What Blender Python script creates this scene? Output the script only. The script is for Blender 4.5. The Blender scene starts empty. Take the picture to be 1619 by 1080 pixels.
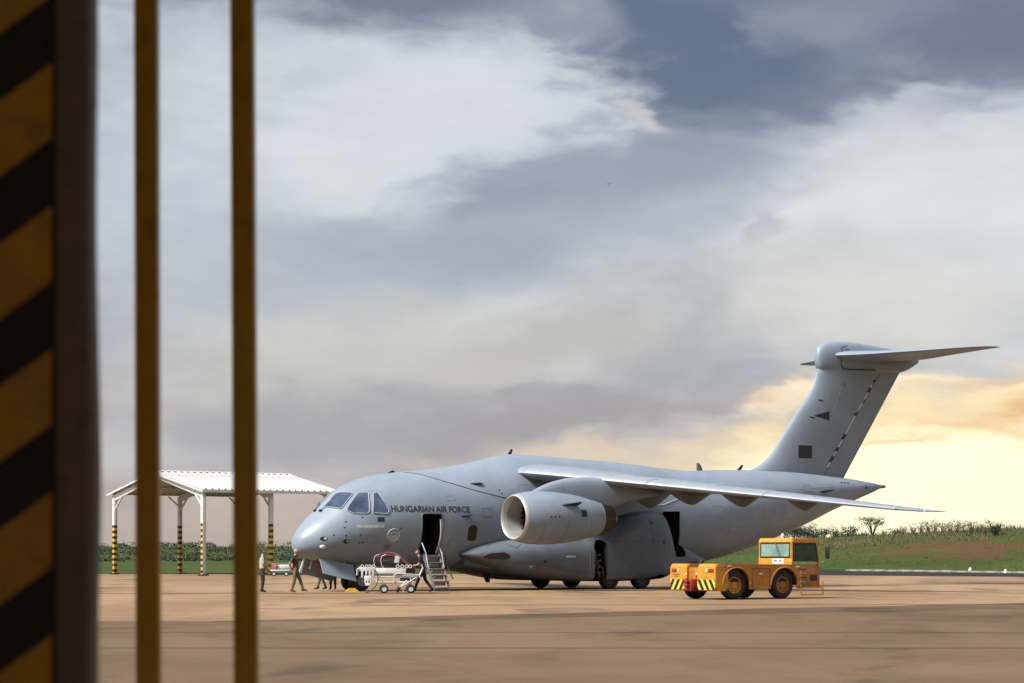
import bpy, bmesh, math, random
from mathutils import Vector, Matrix, noise
from mathutils.bvhtree import BVHTree
R = math.radians
rng = random.Random(7)
scene = bpy.context.scene
COL = scene.collection

# ------------------------------------------------------------------ camera
HC = 1.6                                   # eye height
cd = bpy.data.cameras.new('camera')
cd.sensor_width = 36.0
cd.lens = 36.0 * 3600 / 1619               # about 80 mm
cd.shift_y = (875 - 540) / 1619
cd.clip_end = 12000
cd.clip_start = 0.05
cd.dof.use_dof = True
cd.dof.focus_distance = 95.0
cd.dof.aperture_fstop = 3.4
cam = bpy.data.objects.new('camera', cd)
COL.objects.link(cam)
cam.location = (0, 0, HC)
cam.rotation_euler = (R(90), 0, 0)
scene.camera = cam

# ------------------------------------------------------------------ light
SUN_AZ, SUN_EL = R(-127), R(47)            # azimuth from +Y towards +X, elevation
S = Vector((math.sin(SUN_AZ) * math.cos(SUN_EL), math.cos(SUN_AZ) * math.cos(SUN_EL), math.sin(SUN_EL)))
sl = bpy.data.lights.new('sun', 'SUN')
sl.energy = 5.0
sl.angle = R(15)
sl.color = (1.0, 0.965, 0.92)
sun = bpy.data.objects.new('sun', sl)
COL.objects.link(sun)
sun.rotation_euler = S.to_track_quat('Z', 'Y').to_euler()
scene.view_settings.view_transform = 'Standard'
scene.view_settings.look = 'None'
scene.view_settings.gamma = 1
scene.view_settings.exposure = 0.8
scene.view_settings.use_curve_mapping = False
scene.cycles.use_denoising = True
scene.cycles.max_bounces = 6
scene.cycles.diffuse_bounces = 6


def lin(c):
    return tuple((v / 255 / 12.92) if v <= 10 else ((v / 255 + 0.055) / 1.055) ** 2.4 for v in c)


# ------------------------------------------------------------------ sky
W = bpy.data.worlds.new('World')
scene.world = W
W.use_nodes = True
nt = W.node_tree
for n in list(nt.nodes):
    nt.nodes.remove(n)


class NB:
    """small node-building helper"""
    def __init__(s, tree):
        s.t = tree

    def n(s, kind, **kw):
        o = s.t.nodes.new(kind)
        for k, v in kw.items():
            setattr(o, k, v)
        return o

    def put(s, sock, v):
        if isinstance(v, bpy.types.NodeSocket):
            s.t.links.new(v, sock)
        elif v is not None:
            if hasattr(sock.default_value, '__len__') and not hasattr(v, '__len__'):
                v = (v,) * len(sock.default_value)
            if hasattr(sock.default_value, '__len__') and len(sock.default_value) == 4 and len(v) == 3:
                v = tuple(v) + (1,)
            sock.default_value = v

    def math(s, op, a, b=None, c=None, clamp=False):
        o = s.n('ShaderNodeMath', operation=op, use_clamp=clamp)
        for i, v in enumerate((a, b, c)):
            if v is not None:
                s.put(o.inputs[i], v)
        return o.outputs[0]

    def vmath(s, op, a, b=None, c=None):
        o = s.n('ShaderNodeVectorMath', operation=op)
        for i, v in enumerate((a, b, c)):
            if v is not None:
                s.put(o.inputs[i], v)
        return o.outputs[0]

    def noise(s, vec, scale, detail=4, rough=0.55, dist=0.0):
        o = s.n('ShaderNodeTexNoise')
        if vec is not None:
            s.put(o.inputs['Vector'], vec)
        s.put(o.inputs['Scale'], scale)
        s.put(o.inputs['Detail'], detail)
        s.put(o.inputs['Roughness'], rough)
        s.put(o.inputs['Distortion'], dist)
        return o

    def mapr(s, v, a, b, c=0.0, d=1.0, smooth=True):
        o = s.n('ShaderNodeMapRange', interpolation_type='SMOOTHSTEP' if smooth else 'LINEAR')
        s.put(o.inputs[0], v)
        for i, x in enumerate((a, b, c, d)):
            s.put(o.inputs[i + 1], x)
        return o.outputs[0]

    def mix(s, f, a, b, mode='MIX'):
        o = s.n('ShaderNodeMix', data_type='RGBA', blend_type=mode)
        s.put(o.inputs['Factor'], f)
        s.put(o.inputs['A'], a)
        s.put(o.inputs['B'], b)
        return o.outputs['Result']

    def ramp(s, f, stops):
        o = s.n('ShaderNodeValToRGB')
        e = o.color_ramp.elements
        while len(e) < len(stops):
            e.new(0.5)
        for i, (p, c) in enumerate(stops):
            e[i].position = p
            e[i].color = tuple(c) + (1,)
        s.put(o.inputs[0], f)
        return o.outputs[0]


def build_sky():
    b = NB(nt)
    tc = b.n('ShaderNodeTexCoord').outputs['Generated']
    sp = b.n('ShaderNodeSeparateXYZ')
    b.put(sp.inputs[0], tc)
    x, y, z = sp.outputs
    az = b.math('MULTIPLY', b.math('ARCTAN2', x, y), 57.29578)      # degrees right of north
    el = b.math('MULTIPLY', b.math('ARCSINE', z), 57.29578)         # degrees above the horizon
    # cloud detail: noise on the direction itself, flattened vertically and tilted a little
    tilt = b.n('ShaderNodeMapping')
    b.put(tilt.inputs['Vector'], tc)
    tilt.inputs['Rotation'].default_value = (0, R(-12), 0)
    tilt.inputs['Scale'].default_value = (1, 1, 2.6)
    tv = tilt.outputs[0]
    n_big = b.noise(tv, 7, 6, 0.55, 0.4)
    n_mid = b.noise(tv, 17, 6, 0.48, 0.4)
    n_fine = b.noise(tv, 46, 8, 0.6, 0.3)
    big = b.math('SUBTRACT', n_big.outputs[0], 0.5)
    mid = b.math('SUBTRACT', n_mid.outputs[0], 0.5)
    fine = b.math('SUBTRACT', n_fine.outputs[0], 0.5)
    # warp
    wv = b.vmath('SUBTRACT', n_mid.outputs['Color'], (0.5, 0.5, 0.5))
    wv = b.vmath('MULTIPLY', wv, (5.0, 2.0, 0))
    wf = b.vmath('MULTIPLY', b.vmath('SUBTRACT', n_fine.outputs['Color'], (0.5, 0.5, 0.5)), (1.0, 0.5, 0))
    cb = b.n('ShaderNodeCombineXYZ')
    b.put(cb.inputs[0], az)
    b.put(cb.inputs[1], el)
    p = b.vmath('ADD', b.vmath('ADD', cb.outputs[0], wv), wf)
    spw = b.n('ShaderNodeSeparateXYZ')
    b.put(spw.inputs[0], p)
    elw = spw.outputs[1]
    # general overcast: a vertical ramp everywhere
    base = b.ramp(b.math('DIVIDE', elw, 60.0, clamp=True), [
        (0.0, lin((196, 180, 168))), (0.04, lin((184, 175, 174))), (0.085, lin((188, 187, 190))),
        (0.13, lin((196, 200, 204))), (0.22, lin((196, 202, 210))), (0.5, lin((200, 206, 214))), (1.0, lin((196, 203, 214)))])
    # drifting lighter and darker sheets all over the sky
    base = b.mix(b.mapr(big, -0.05, 0.22, 0, 0.55), base, lin((222, 226, 230)))
    base = b.mix(b.mapr(big, 0.03, -0.2, 0, 0.55), base, lin((142, 152, 172)))
    col = base
    K = 180 / math.pi / 3600
    def blob(col, px, py, rx, ry, rot, c, alpha=1.0, soft=(0.0, 0.9), nz=0.25, fz=0.0):
        """one cloud mass at a sky direction: centre, radii, tilt, colour, density, edge, raggedness"""
        m = b.n('ShaderNodeMapping', vector_type='TEXTURE')
        b.put(m.inputs['Vector'], p)
        m.inputs['Location'].default_value = ((px - 809.5) * K, (875 - py) * K, 0)
        m.inputs['Rotation'].default_value = (0, 0, R(rot))
        m.inputs['Scale'].default_value = (rx * K, ry * K, 1)
        g = b.n('ShaderNodeTexGradient', gradient_type='SPHERICAL')
        b.put(g.inputs[0], m.outputs[0])
        v = b.math('MULTIPLY_ADD', mid, nz, g.outputs[1])
        if fz:
            v = b.math('MULTIPLY_ADD', fine, fz, v)
        w = b.mapr(v, soft[0], soft[1], 0, alpha)
        w = b.math('MULTIPLY', w, b.mapr(g.outputs[1], 0.0, 0.12))
        return b.mix(w, col, lin(c))
    for a in SKY_BLOBS:
        col = blob(col, *a)
    # fine wisps
    gain = b.math('MULTIPLY_ADD', fine, 0.13, b.math('MULTIPLY_ADD', mid, 0.17, 1.0))
    sc_ = b.n('ShaderNodeVectorMath', operation='SCALE')
    b.put(sc_.inputs[0], col)
    b.put(sc_.inputs['Scale'], b.math('MULTIPLY', gain, 10.0 / 1.741))
    sky = b.n('ShaderNodeTexSky', sky_type='NISHITA')
    sky.sun_disc = False
    sky.sun_elevation = SUN_EL
    sky.sun_rotation = SUN_AZ
    sky.dust_density = 3
    col = b.mix(0.10, sc_.outputs[0], sky.outputs[0])      # thin gaps let the clear sky through
    bg = b.n('ShaderNodeBackground')
    b.put(bg.inputs[0], col)
    bg.inputs[1].default_value = 0.1
    out = b.n('ShaderNodeOutputWorld')
    nt.links.new(bg.outputs[0], out.inputs[0])


SKY_BLOBS = [
    # centre, radii (1/3600 rad from the view axis and the horizon), tilt, colour, density, edge softness, raggedness
    (640, 190, 560, 230, 6, (219, 224, 228), 0.9, (0.0, 0.7), 0.3),
    (1480, 360, 440, 240, -4, (225, 226, 228), 0.95, (0.0, 0.7), 0.3),
    (1650, -420, 1100, 420, 6, (138, 144, 158), 0.8, (0.0, 0.6), 0.6, 0.3),
    (300, -300, 1000, 330, -4, (142, 147, 161), 0.75, (0.0, 0.6), 0.6, 0.3),
    (250, 330, 260, 260, 0, (196, 203, 211), 0.7, (0.0, 0.8), 0.2),
    (620, 0, 540, 100, 0, (110, 115, 134), 0.95, (0.0, 0.75), 0.5, 0.2),
    (1400, 30, 640, 210, 4, (117, 126, 147), 0.92, (0.0, 0.55), 0.5, 0.25),
    (1120, 110, 300, 140, -10, (88, 101, 125), 0.9, (0.05, 0.65), 0.55, 0.3),
    (1560, 90, 280, 130, 10, (104, 111, 134), 0.8, (0.1, 0.7), 0.5, 0.3),
    (1270, 60, 130, 60, 10, (146, 152, 166), 0.6, (0.1, 0.8), 0.5, 0.4),
    (1330, 165, 190, 40, 4, (108, 116, 134), 0.6, (0.1, 0.8), 0.5, 0.4),
    (930, 40, 120, 60, -20, (152, 158, 170), 0.6, (0.05, 0.8), 0.5, 0.4),
    (1030, 190, 70, 26, -25, (214, 208, 206), 0.7, (0.05, 0.8), 0.5, 0.5),
    (1440, 190, 150, 26, 12, (196, 200, 208), 0.7, (0.05, 0.8), 0.5, 0.5),
    (980, 275, 400, 85, 9, (142, 152, 170), 0.85, (0.05, 0.65), 0.45, 0.25),
    (1060, 225, 190, 30, -4, (142, 151, 166), 0.7, (0.05, 0.8), 0.5, 0.3),
    (720, 400, 380, 90, 6, (157, 166, 180), 0.8, (0.0, 0.75), 0.4, 0.2),
    (1060, 330, 300, 70, 6, (158, 165, 177), 0.6, (0.0, 0.75), 0.4, 0.25),
    (820, 330, 160, 36, 10, (142, 152, 168), 0.6, (0.05, 0.8), 0.5, 0.3),
    (1225, 370, 70, 42, 20, (172, 176, 184), 0.6, (0.1, 0.7), 0.5, 0.35),
    (520, 460, 330, 90, 5, (182, 189, 199), 0.5, (0.0, 0.8), 0.3),
    (1250, 440, 430, 90, 5, (207, 205, 202), 0.7, (0.0, 0.8), 0.3),
    (620, 560, 520, 110, 4, (208, 205, 198), 0.8, (0.0, 0.8), 0.3),
    (900, 540, 330, 60, 8, (189, 185, 180), 0.7, (0.0, 0.8), 0.4, 0.2),
    (1400, 500, 420, 110, 3, (222, 219, 213), 0.8, (0.0, 0.8), 0.3),
    (560, 690, 560, 90, 0, (168, 166, 172), 0.85, (0.0, 0.8), 0.3),
    (900, 655, 330, 42, 4, (166, 162, 165), 0.8, (0.05, 0.6), 0.5, 0.2),
    (500, 830, 640, 90, 0, (197, 182, 170), 0.8, (0.0, 0.8), 0.2),
    (1020, 730, 420, 60, 2, (240, 220, 194), 0.75, (0.0, 0.7), 0.3),
    (1650, 725, 700, 180, 3, (265, 238, 188), 1.0, (0.0, 0.5), 0.4, 0.2),
    (1240, 640, 190, 20, 9, (266, 244, 206), 0.8, (0.05, 0.8), 0.5, 0.4),
    (1580, 780, 620, 115, 0, (285, 280, 236), 1.0, (0.0, 0.55), 0.15),
    (1600, 640, 230, 26, 8, (240, 190, 132), 0.9, (0.1, 0.9), 0.4, 0.4),
    (1500, 672, 170, 18, 5, (248, 212, 160), 0.7, (0.1, 0.9), 0.4, 0.4),
    (1430, 612, 160, 14, 7, (270, 250, 214), 0.7, (0.05, 0.9), 0.4, 0.5),
    (1420, 705, 130, 12, 4, (250, 214, 158), 0.7, (0.05, 0.9), 0.4, 0.5),
    (1560, 600, 160, 18, 9, (236, 196, 150), 0.6, (0.05, 0.9), 0.4, 0.5),
    (1200, 640, 100, 20, 4, (226, 198, 172), 0.6, (0.1, 0.8), 0.5, 0.4),
]
build_sky()


# ------------------------------------------------------------------ materials
def mat(name, color, rough=0.6, metal=0.0, nscale=3.0, namt=0.15, bump=0.0, bscale=40.0, spec=0.5, emit=None, coords='Object', rvar=0.1, k=0.61, grime=0.0):
    m = bpy.data.materials.new(name)
    m.use_nodes = True
    t = m.node_tree
    b = NB(t)
    P = t.nodes['Principled BSDF']
    tc = b.n('ShaderNodeTexCoord').outputs[coords]
    nz = b.noise(tc, nscale, 5, 0.6)
    color = tuple(c * k for c in color)
    lo = tuple(max(0, c * (1 - namt)) for c in color)
    hi = tuple(min(1, c * (1 + namt)) for c in color)
    base = b.mix(b.mapr(nz.outputs[0], 0.3, 0.7), lo, hi)
    if grime:
        g1 = b.noise(tc, nscale * 2.3, 7, 0.72, 0.6).outputs[0]
        g2 = b.noise(tc, nscale * 9, 4, 0.6).outputs[0]
        base = b.mix(b.mapr(g1, 0.50, 0.72, 0, grime), base, (0.055, 0.035, 0.022))
        base = b.mix(b.mapr(g2, 0.62, 0.74, 0, grime * .7), base, (0.10, 0.08, 0.06))
    b.put(P.inputs['Base Color'], base)
    b.put(P.inputs['Roughness'], b.mapr(nz.outputs[0], 0.3, 0.7, max(0.02, rough - rvar), min(1, rough + rvar)))
    P.inputs['Metallic'].default_value = metal
    P.inputs['Specular IOR Level'].default_value = spec
    if bump:
        bn = b.n('ShaderNodeBump')
        bn.inputs['Strength'].default_value = bump
        bn.inputs['Distance'].default_value = 0.02
        b.put(bn.inputs['Height'], b.noise(tc, bscale, 4).outputs[0])
        b.put(P.inputs['Normal'], bn.outputs[0])
    return m


def paint_material(name='aircraft_grey_paint', soil_shade=0.0):
    m = bpy.data.materials.new(name)
    m.use_nodes = True
    b = NB(m.node_tree)
    P = m.node_tree.nodes['Principled BSDF']
    tc = b.n('ShaderNodeTexCoord').outputs['Object']
    mp = b.n('ShaderNodeMapping')
    b.put(mp.inputs[0], tc)
    mp.inputs['Scale'].default_value = (2.2, 0.6, 0.35)
    streak = b.noise(mp.outputs[0], 1.6, 6, 0.65)
    cl = b.noise(tc, 0.7, 5, 0.6)
    c = b.mix(b.mapr(cl.outputs[0], 0.3, 0.7), (0.160, 0.197, 0.243), (0.190, 0.230, 0.280))
    c = b.mix(b.mapr(streak.outputs[0], 0.52, 0.75, 0, 0.28), c, (0.112, 0.130, 0.152))
    if soil_shade:
        # shade below the wing put into the colour, heavier in blotches
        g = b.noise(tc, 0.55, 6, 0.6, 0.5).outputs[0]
        c = b.mix(b.mapr(g, 0.25, 0.65, soil_shade * .6, soil_shade), c, (0.040, 0.042, 0.045))
    b.put(P.inputs['Base Color'], c)
    P.inputs['Metallic'].default_value = 0.0
    P.inputs['Coat Weight'].default_value = 0.10
    P.inputs['Coat Roughness'].default_value = 0.34
    b.put(P.inputs['Roughness'], b.mapr(streak.outputs[0], 0.3, 0.7, 0.38, 0.5))
    P.inputs['Specular IOR Level'].default_value = 0.32
    return m


M = {}
M['paint'] = paint_material()
M['paint_shaded'] = paint_material('shaded_grey_paint', 0.66)  # same grey with the shade under wing and engines mixed in
M['paint_dark'] = mat('aircraft_dark_grey', (0.16, 0.17, 0.185), 0.5, nscale=4)
M['radome'] = mat('radome_grey', (0.40, 0.425, 0.45), 0.35, nscale=2, namt=0.05)
M['slat'] = mat('slat_bare_metal', (0.34, 0.38, 0.43), 0.48, 0.1, nscale=1.5, namt=0.06, rvar=0.03)
M['lip'] = mat('polished_lip', (0.62, 0.61, 0.59), 0.42, 0.4, nscale=2, namt=0.03, rvar=0.02, grime=0.15)
M['rim_dark'] = mat('wheel_rim_dark', (0.17, 0.175, 0.18), 0.5, 0.3, nscale=20)
M['duct'] = mat('inlet_duct', (0.45, 0.43, 0.40), 0.45, 0.1)
M['fan'] = mat('fan_metal', (0.035, 0.035, 0.04), 0.45, 0.4)
M['exhaust'] = mat('exhaust_metal', (0.10, 0.075, 0.06), 0.42, 0.75, nscale=8, namt=0.3)
M['black'] = mat('black_marking', (0.012, 0.013, 0.016), 0.5)
M['letter'] = mat('dark_lettering', (0.03, 0.035, 0.045), 0.55)
M['pale_mark'] = mat('pale_grey_marking', (0.60, 0.62, 0.63), 0.5)
M['cavity'] = mat('dark_bay_lining', (0.012, 0.012, 0.013), 0.8)
M['glass'] = mat('cockpit_glass', (0.055, 0.085, 0.15), 0.07, 0.0, nscale=2, namt=0.4, spec=0.8, rvar=0.03)
M['seal'] = mat('window_seal', (0.42, 0.45, 0.48), 0.5)
M['alu'] = mat('bare_aluminium', (0.62, 0.62, 0.61), 0.4, 0.6, grime=0.20)
M['tyre'] = mat('tyre_rubber', (0.016, 0.016, 0.017), 0.75, nscale=12, namt=0.35, grime=0.60)
M['rim'] = mat('wheel_rim_grey', (0.42, 0.43, 0.44), 0.45, 0.3, nscale=20, grime=0.30)
M['white'] = mat('white_paint', (0.78, 0.78, 0.76), 0.45, nscale=3, namt=0.06, grime=0.12)
M['white_dirty'] = mat('white_enamel', (0.74, 0.73, 0.70), 0.4, nscale=9, namt=0.12, grime=0.35)
M['sheet'] = mat('white_roof_sheet', (0.56, 0.56, 0.55), 0.5, nscale=0.5, namt=0.08, grime=0.22)
M['roof_under'] = mat('roof_underside', (0.50, 0.47, 0.43), 0.6)
M['tug_paint_lit'] = mat('tug_paint_lit', (0.70, 0.315, 0.020), 0.42, nscale=5, namt=0.12, grime=0.50)  # tractor paint, lightened as on the sunlit end
M['tug_paint_shaded'] = mat('tug_paint_shaded', (0.52, 0.195, 0.014), 0.45, nscale=4, namt=0.16, grime=0.60)  # same tractor paint, darkened as on the side turned from the sun
M['lemon'] = mat('stripe_lemon', (0.85, 0.66, 0.10), 0.45, nscale=12, namt=0.1, grime=0.40)
M['stripe_black'] = mat('stripe_black', (0.015, 0.015, 0.015), 0.5, nscale=12)
M['red'] = mat('red_paint', (0.36, 0.03, 0.02), 0.45)
M['lamp_red'] = mat('lamp_red', (0.42, 0.03, 0.02), 0.2)
M['lamp_white'] = mat('lamp_white', (0.8, 0.8, 0.78), 0.15)
M['tug_glass'] = mat('tug_glass', (0.22, 0.36, 0.33), 0.06, 0.0, nscale=1.5, namt=0.25, rvar=0.02, spec=0.7)
M['tug_side_glass'] = mat('tug_side_glass', (0.045, 0.085, 0.05), 0.08, 0.0, nscale=1.5, namt=0.3, rvar=0.02)
M['maroon'] = mat('maroon_hose', (0.16, 0.025, 0.028), 0.5)
M['pale_hose'] = mat('pale_hose', (0.62, 0.57, 0.56), 0.5)
M['chock'] = mat('chock_yellow', (0.80, 0.52, 0.03), 0.5)
M['skin'] = mat('skin', (0.47, 0.25, 0.17), 0.55, nscale=20)
M['hair'] = mat('dark_hair', (0.02, 0.015, 0.012), 0.7)
M['navy'] = mat('navy_cloth', (0.012, 0.014, 0.024), 0.85, nscale=14, namt=0.3)
M['dark_trouser'] = mat('charcoal_cloth', (0.022, 0.022, 0.028), 0.85, nscale=14, namt=0.3)
M['brown_tee'] = mat('brown_cloth', (0.085, 0.043, 0.018), 0.85, nscale=14, namt=0.25)
M['pale_shirt'] = mat('pale_cloth', (0.52, 0.47, 0.43), 0.85, nscale=14, namt=0.15)
M['boot'] = mat('brown_boot', (0.07, 0.042, 0.02), 0.7)
M['black_boot'] = mat('black_boot', (0.012, 0.012, 0.012), 0.6)
M['asphalt'] = mat('asphalt', (0.034, 0.030, 0.031), 0.92, nscale=0.5, namt=0.3, spec=0.1)
M['kerb'] = mat('kerb_concrete', (0.33, 0.30, 0.255), 0.85, nscale=1.3, namt=0.35, grime=0.60)
M['dry_stem'] = mat('dry_stem', (0.20, 0.155, 0.09), 0.9)
M['bark'] = mat('bark', (0.07, 0.05, 0.035), 0.9)
M['leaf_dark'] = mat('leaf_dark', (0.030, 0.058, 0.022), 0.8, nscale=0.4, namt=0.5)
M['leaf_olive'] = mat('leaf_olive', (0.070, 0.085, 0.030), 0.8, nscale=0.6, namt=0.4)
M['dry_grass'] = mat('dry_grass', (0.15, 0.125, 0.055), 0.85, nscale=0.5, namt=0.35)
M['hangar'] = mat('hangar_interior', (0.80, 0.73, 0.64), 0.9, nscale=0.6, k=1.0)
M['hangar_floor'] = mat('hangar_floor', (0.55, 0.48, 0.40), 0.7, nscale=0.6, k=1.0)
M['door_yellow'] = mat('door_yellow', (0.52, 0.25, 0.012), 0.5, nscale=3, namt=0.12, k=1.0, grime=0.45)
M['pole_yellow'] = mat('pole_yellow', (0.58, 0.285, 0.008), 0.45, nscale=2, namt=0.12, k=1.0, grime=0.35)
M['curtain'] = mat('grey_rubber', (0.185, 0.138, 0.100), 0.75, nscale=5, namt=0.15, k=1.0, grime=0.50)


def camo_material():
    m = bpy.data.materials.new('camouflage_cloth')
    m.use_nodes = True
    b = NB(m.node_tree)
    P = m.node_tree.nodes['Principled BSDF']
    tc = b.n('ShaderNodeTexCoord').outputs['Object']
    n1 = b.noise(tc, 9, 3, 0.5).outputs[0]
    b.put(P.inputs['Base Color'], b.ramp(n1, [(0.36, (0.03, 0.027, 0.013)), (0.44, (0.09, 0.07, 0.036)), (0.52, (0.13, 0.10, 0.055)), (0.6, (0.05, 0.045, 0.02))]))
    P.inputs['Roughness'].default_value = 0.9
    return m


def band_material(name, period, c1, c2, top=None, c3=None):
    """painted horizontal bands up to a height, plain above it"""
    m = bpy.data.materials.new(name)
    m.use_nodes = True
    b = NB(m.node_tree)
    P = m.node_tree.nodes['Principled BSDF']
    tc = b.n('ShaderNodeTexCoord').outputs['Object']
    sp = b.n('ShaderNodeSeparateXYZ')
    b.put(sp.inputs[0], tc)
    z = b.math('ADD', sp.outputs[2], b.math('MULTIPLY', b.noise(tc, 6, 2).outputs[0], 0.04))
    f = b.math('GREATER_THAN', b.math('FRACT', b.math('DIVIDE', z, period)), 0.5)
    c = b.mix(f, c1, c2)
    if top:
        c = b.mix(b.math('GREATER_THAN', sp.outputs[2], top), c, c3)
    b.put(P.inputs['Base Color'], b.mix(b.mapr(b.noise(tc, 3, 5).outputs[0], 0.5, 0.75, 0, 0.35), c, (0.25, 0.2, 0.15)))
    P.inputs['Roughness'].default_value = 0.5
    return m


def grass_material():
    m = bpy.data.materials.new('grass_and_soil')
    m.use_nodes = True
    b = NB(m.node_tree)
    P = m.node_tree.nodes['Principled BSDF']
    tc = b.n('ShaderNodeTexCoord').outputs['Object']
    n1 = b.noise(tc, 0.05, 6, 0.62).outputs[0]
    n2 = b.noise(tc, 0.9, 6, 0.7).outputs[0]
    n3 = b.noise(tc, 0.16, 6, 0.65, 0.5).outputs[0]
    c = b.mix(b.mapr(n1, 0.35, 0.65), (0.033, 0.052, 0.011), (0.055, 0.074, 0.016))
    c = b.mix(b.mapr(n2, 0.4, 0.68, 0, 0.65), c, (0.020, 0.032, 0.008))
    # bare reddish soil on the cut slope to the right
    sp = b.n('ShaderNodeSeparateXYZ')
    b.put(sp.inputs[0], tc)
    h = sp.outputs[2]
    band = b.math('MULTIPLY', b.mapr(h, 0.5, 1.4), b.mapr(h, 3.6, 2.4))
    band = b.math('MULTIPLY', band, b.mapr(sp.outputs[0], 24, 46))
    soil_shade = b.math('MULTIPLY', band, b.mapr(n3, 0.40, 0.56))
    c = b.mix(b.math('MULTIPLY', soil_shade, 0.85), c, (0.080, 0.038, 0.018))
    b.put(P.inputs['Base Color'], c)
    P.inputs['Roughness'].default_value = 0.95
    P.inputs['Specular IOR Level'].default_value = 0.1
    bn = b.n('ShaderNodeBump')
    bn.inputs['Strength'].default_value = 0.8
    bn.inputs['Distance'].default_value = 0.4
    b.put(bn.inputs['Height'], n2)
    b.put(P.inputs['Normal'], bn.outputs[0])
    return m


def apron_material(name='apron_concrete', gain=1.0):
    m = bpy.data.materials.new(name)
    m.use_nodes = True
    b = NB(m.node_tree)
    P = m.node_tree.nodes['Principled BSDF']
    tc = b.n('ShaderNodeTexCoord').outputs['Object']
    st = b.n('ShaderNodeMapping')
    b.put(st.inputs[0], tc)
    st.inputs['Scale'].default_value = (1.0, 0.42, 1.0)
    sv = st.outputs[0]
    n1 = b.noise(sv, 0.07, 6, 0.6, 0.6).outputs[0]
    n2 = b.noise(sv, 0.32, 7, 0.66, 0.4).outputs[0]
    n3 = b.noise(tc, 3.0, 6, 0.7).outputs[0]
    c = b.mix(b.mapr(n1, 0.36, 0.64), (0.182, 0.113, 0.057), (0.258, 0.170, 0.093))
    c = b.mix(b.mapr(n2, 0.45, 0.72, 0, 0.55), c, (0.115, 0.074, 0.046))      # dust and water stains
    c = b.mix(b.mapr(n2, 0.46, 0.28, 0, 0.5), c, (0.250, 0.122, 0.052))       # red earth washed over the slabs
    c = b.mix(b.mapr(n3, 0.5, 0.75, 0, 0.25), c, (0.10, 0.07, 0.05))
    # old dark tyre and oil stains
    n4 = b.noise(sv, 0.30, 5, 0.55, 0.8).outputs[0]
    c = b.mix(b.mapr(n4, 0.56, 0.68, 0, 0.6), c, (0.058, 0.043, 0.035))
    if gain != 1:
        c = b.mix(1.0, c, (gain, gain * .98, gain * .97), 'MULTIPLY')
    b.put(P.inputs['Base Color'], c)
    b.put(P.inputs['Roughness'], b.mapr(n2, 0.3, 0.7, 0.5, 0.75))
    P.inputs['Specular IOR Level'].default_value = 0.10
    bn = b.n('ShaderNodeBump')
    bn.inputs['Strength'].default_value = 0.25
    bn.inputs['Distance'].default_value = 0.03
    b.put(bn.inputs['Height'], n3)
    b.put(P.inputs['Normal'], bn.outputs[0])
    return m


M['camo'] = camo_material()
M['grass'] = grass_material()
M['apron'] = apron_material()
M['apron_old'] = apron_material('old_apron_concrete', .54)
M['apron_patch'] = apron_material('patched_asphalt', .40)


# ------------------------------------------------------------------ mesh helpers
def link(name, me, parent=None, kind=None):
    o = bpy.data.objects.new(name, me)
    COL.objects.link(o)
    if parent is not None:
        o.parent = parent
    if kind:
        o['kind'] = kind
    return o


def obj(name, bm, m, parent=None, kind=None, smooth=35):
    me = bpy.data.meshes.new(name)
    bmesh.ops.recalc_face_normals(bm, faces=bm.faces[:])
    bm.to_mesh(me)
    bm.free()
    for x in (m if isinstance(m, (list, tuple)) else [m]):
        me.materials.append(x)
    if smooth:
        me.shade_smooth()
        me.set_sharp_from_angle(angle=R(smooth))
    return link(name, me, parent, kind)


def thing(name, label, cat, loc=(0, 0, 0), rz=0.0, group=None):
    o = bpy.data.objects.new(name, None)
    COL.objects.link(o)
    o.location = loc
    o.rotation_euler = (0, 0, rz)
    o.empty_display_size = 0.2
    return tag(o, label, cat, group)


def tag(o, label, cat, group=None):
    o['label'] = label
    o['category'] = cat
    if group:
        o['group'] = group
    return o


def copy_tree(o, parent=None):
    c = o.copy()
    COL.objects.link(c)
    c.parent = parent
    for ch in list(o.children):
        copy_tree(ch, c)
    return c


def box(bm, c, s, rot=None, bev=0.0, mi=0):
    r = bmesh.ops.create_cube(bm, size=1.0)
    vs = r['verts']
    for v in vs:
        v.co = Vector((v.co.x * s[0], v.co.y * s[1], v.co.z * s[2]))
    fs = list({f for v in vs for f in v.link_faces})
    for f in fs:
        f.material_index = mi
    if bev:
        es = list({e for v in vs for e in v.link_edges})
        rr = bmesh.ops.bevel(bm, geom=es, offset=bev, segments=2, affect='EDGES', profile=0.5)
        vs = list({v for f in rr['faces'] for v in f.verts} | {v for v in vs if v.is_valid})
    mtx = Matrix.Translation(c)
    if rot is not None:
        mtx = mtx @ (rot if isinstance(rot, Matrix) else Matrix.Rotation(rot, 4, 'Z'))
    for v in vs:
        v.co = mtx @ v.co
    return vs


def frame_of(d):
    d = d.normalized()
    a = Vector((0, 0, 1)) if abs(d.z) < 0.9 else Vector((1, 0, 0))
    u = d.cross(a).normalized()
    return u, d.cross(u).normalized()


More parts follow.
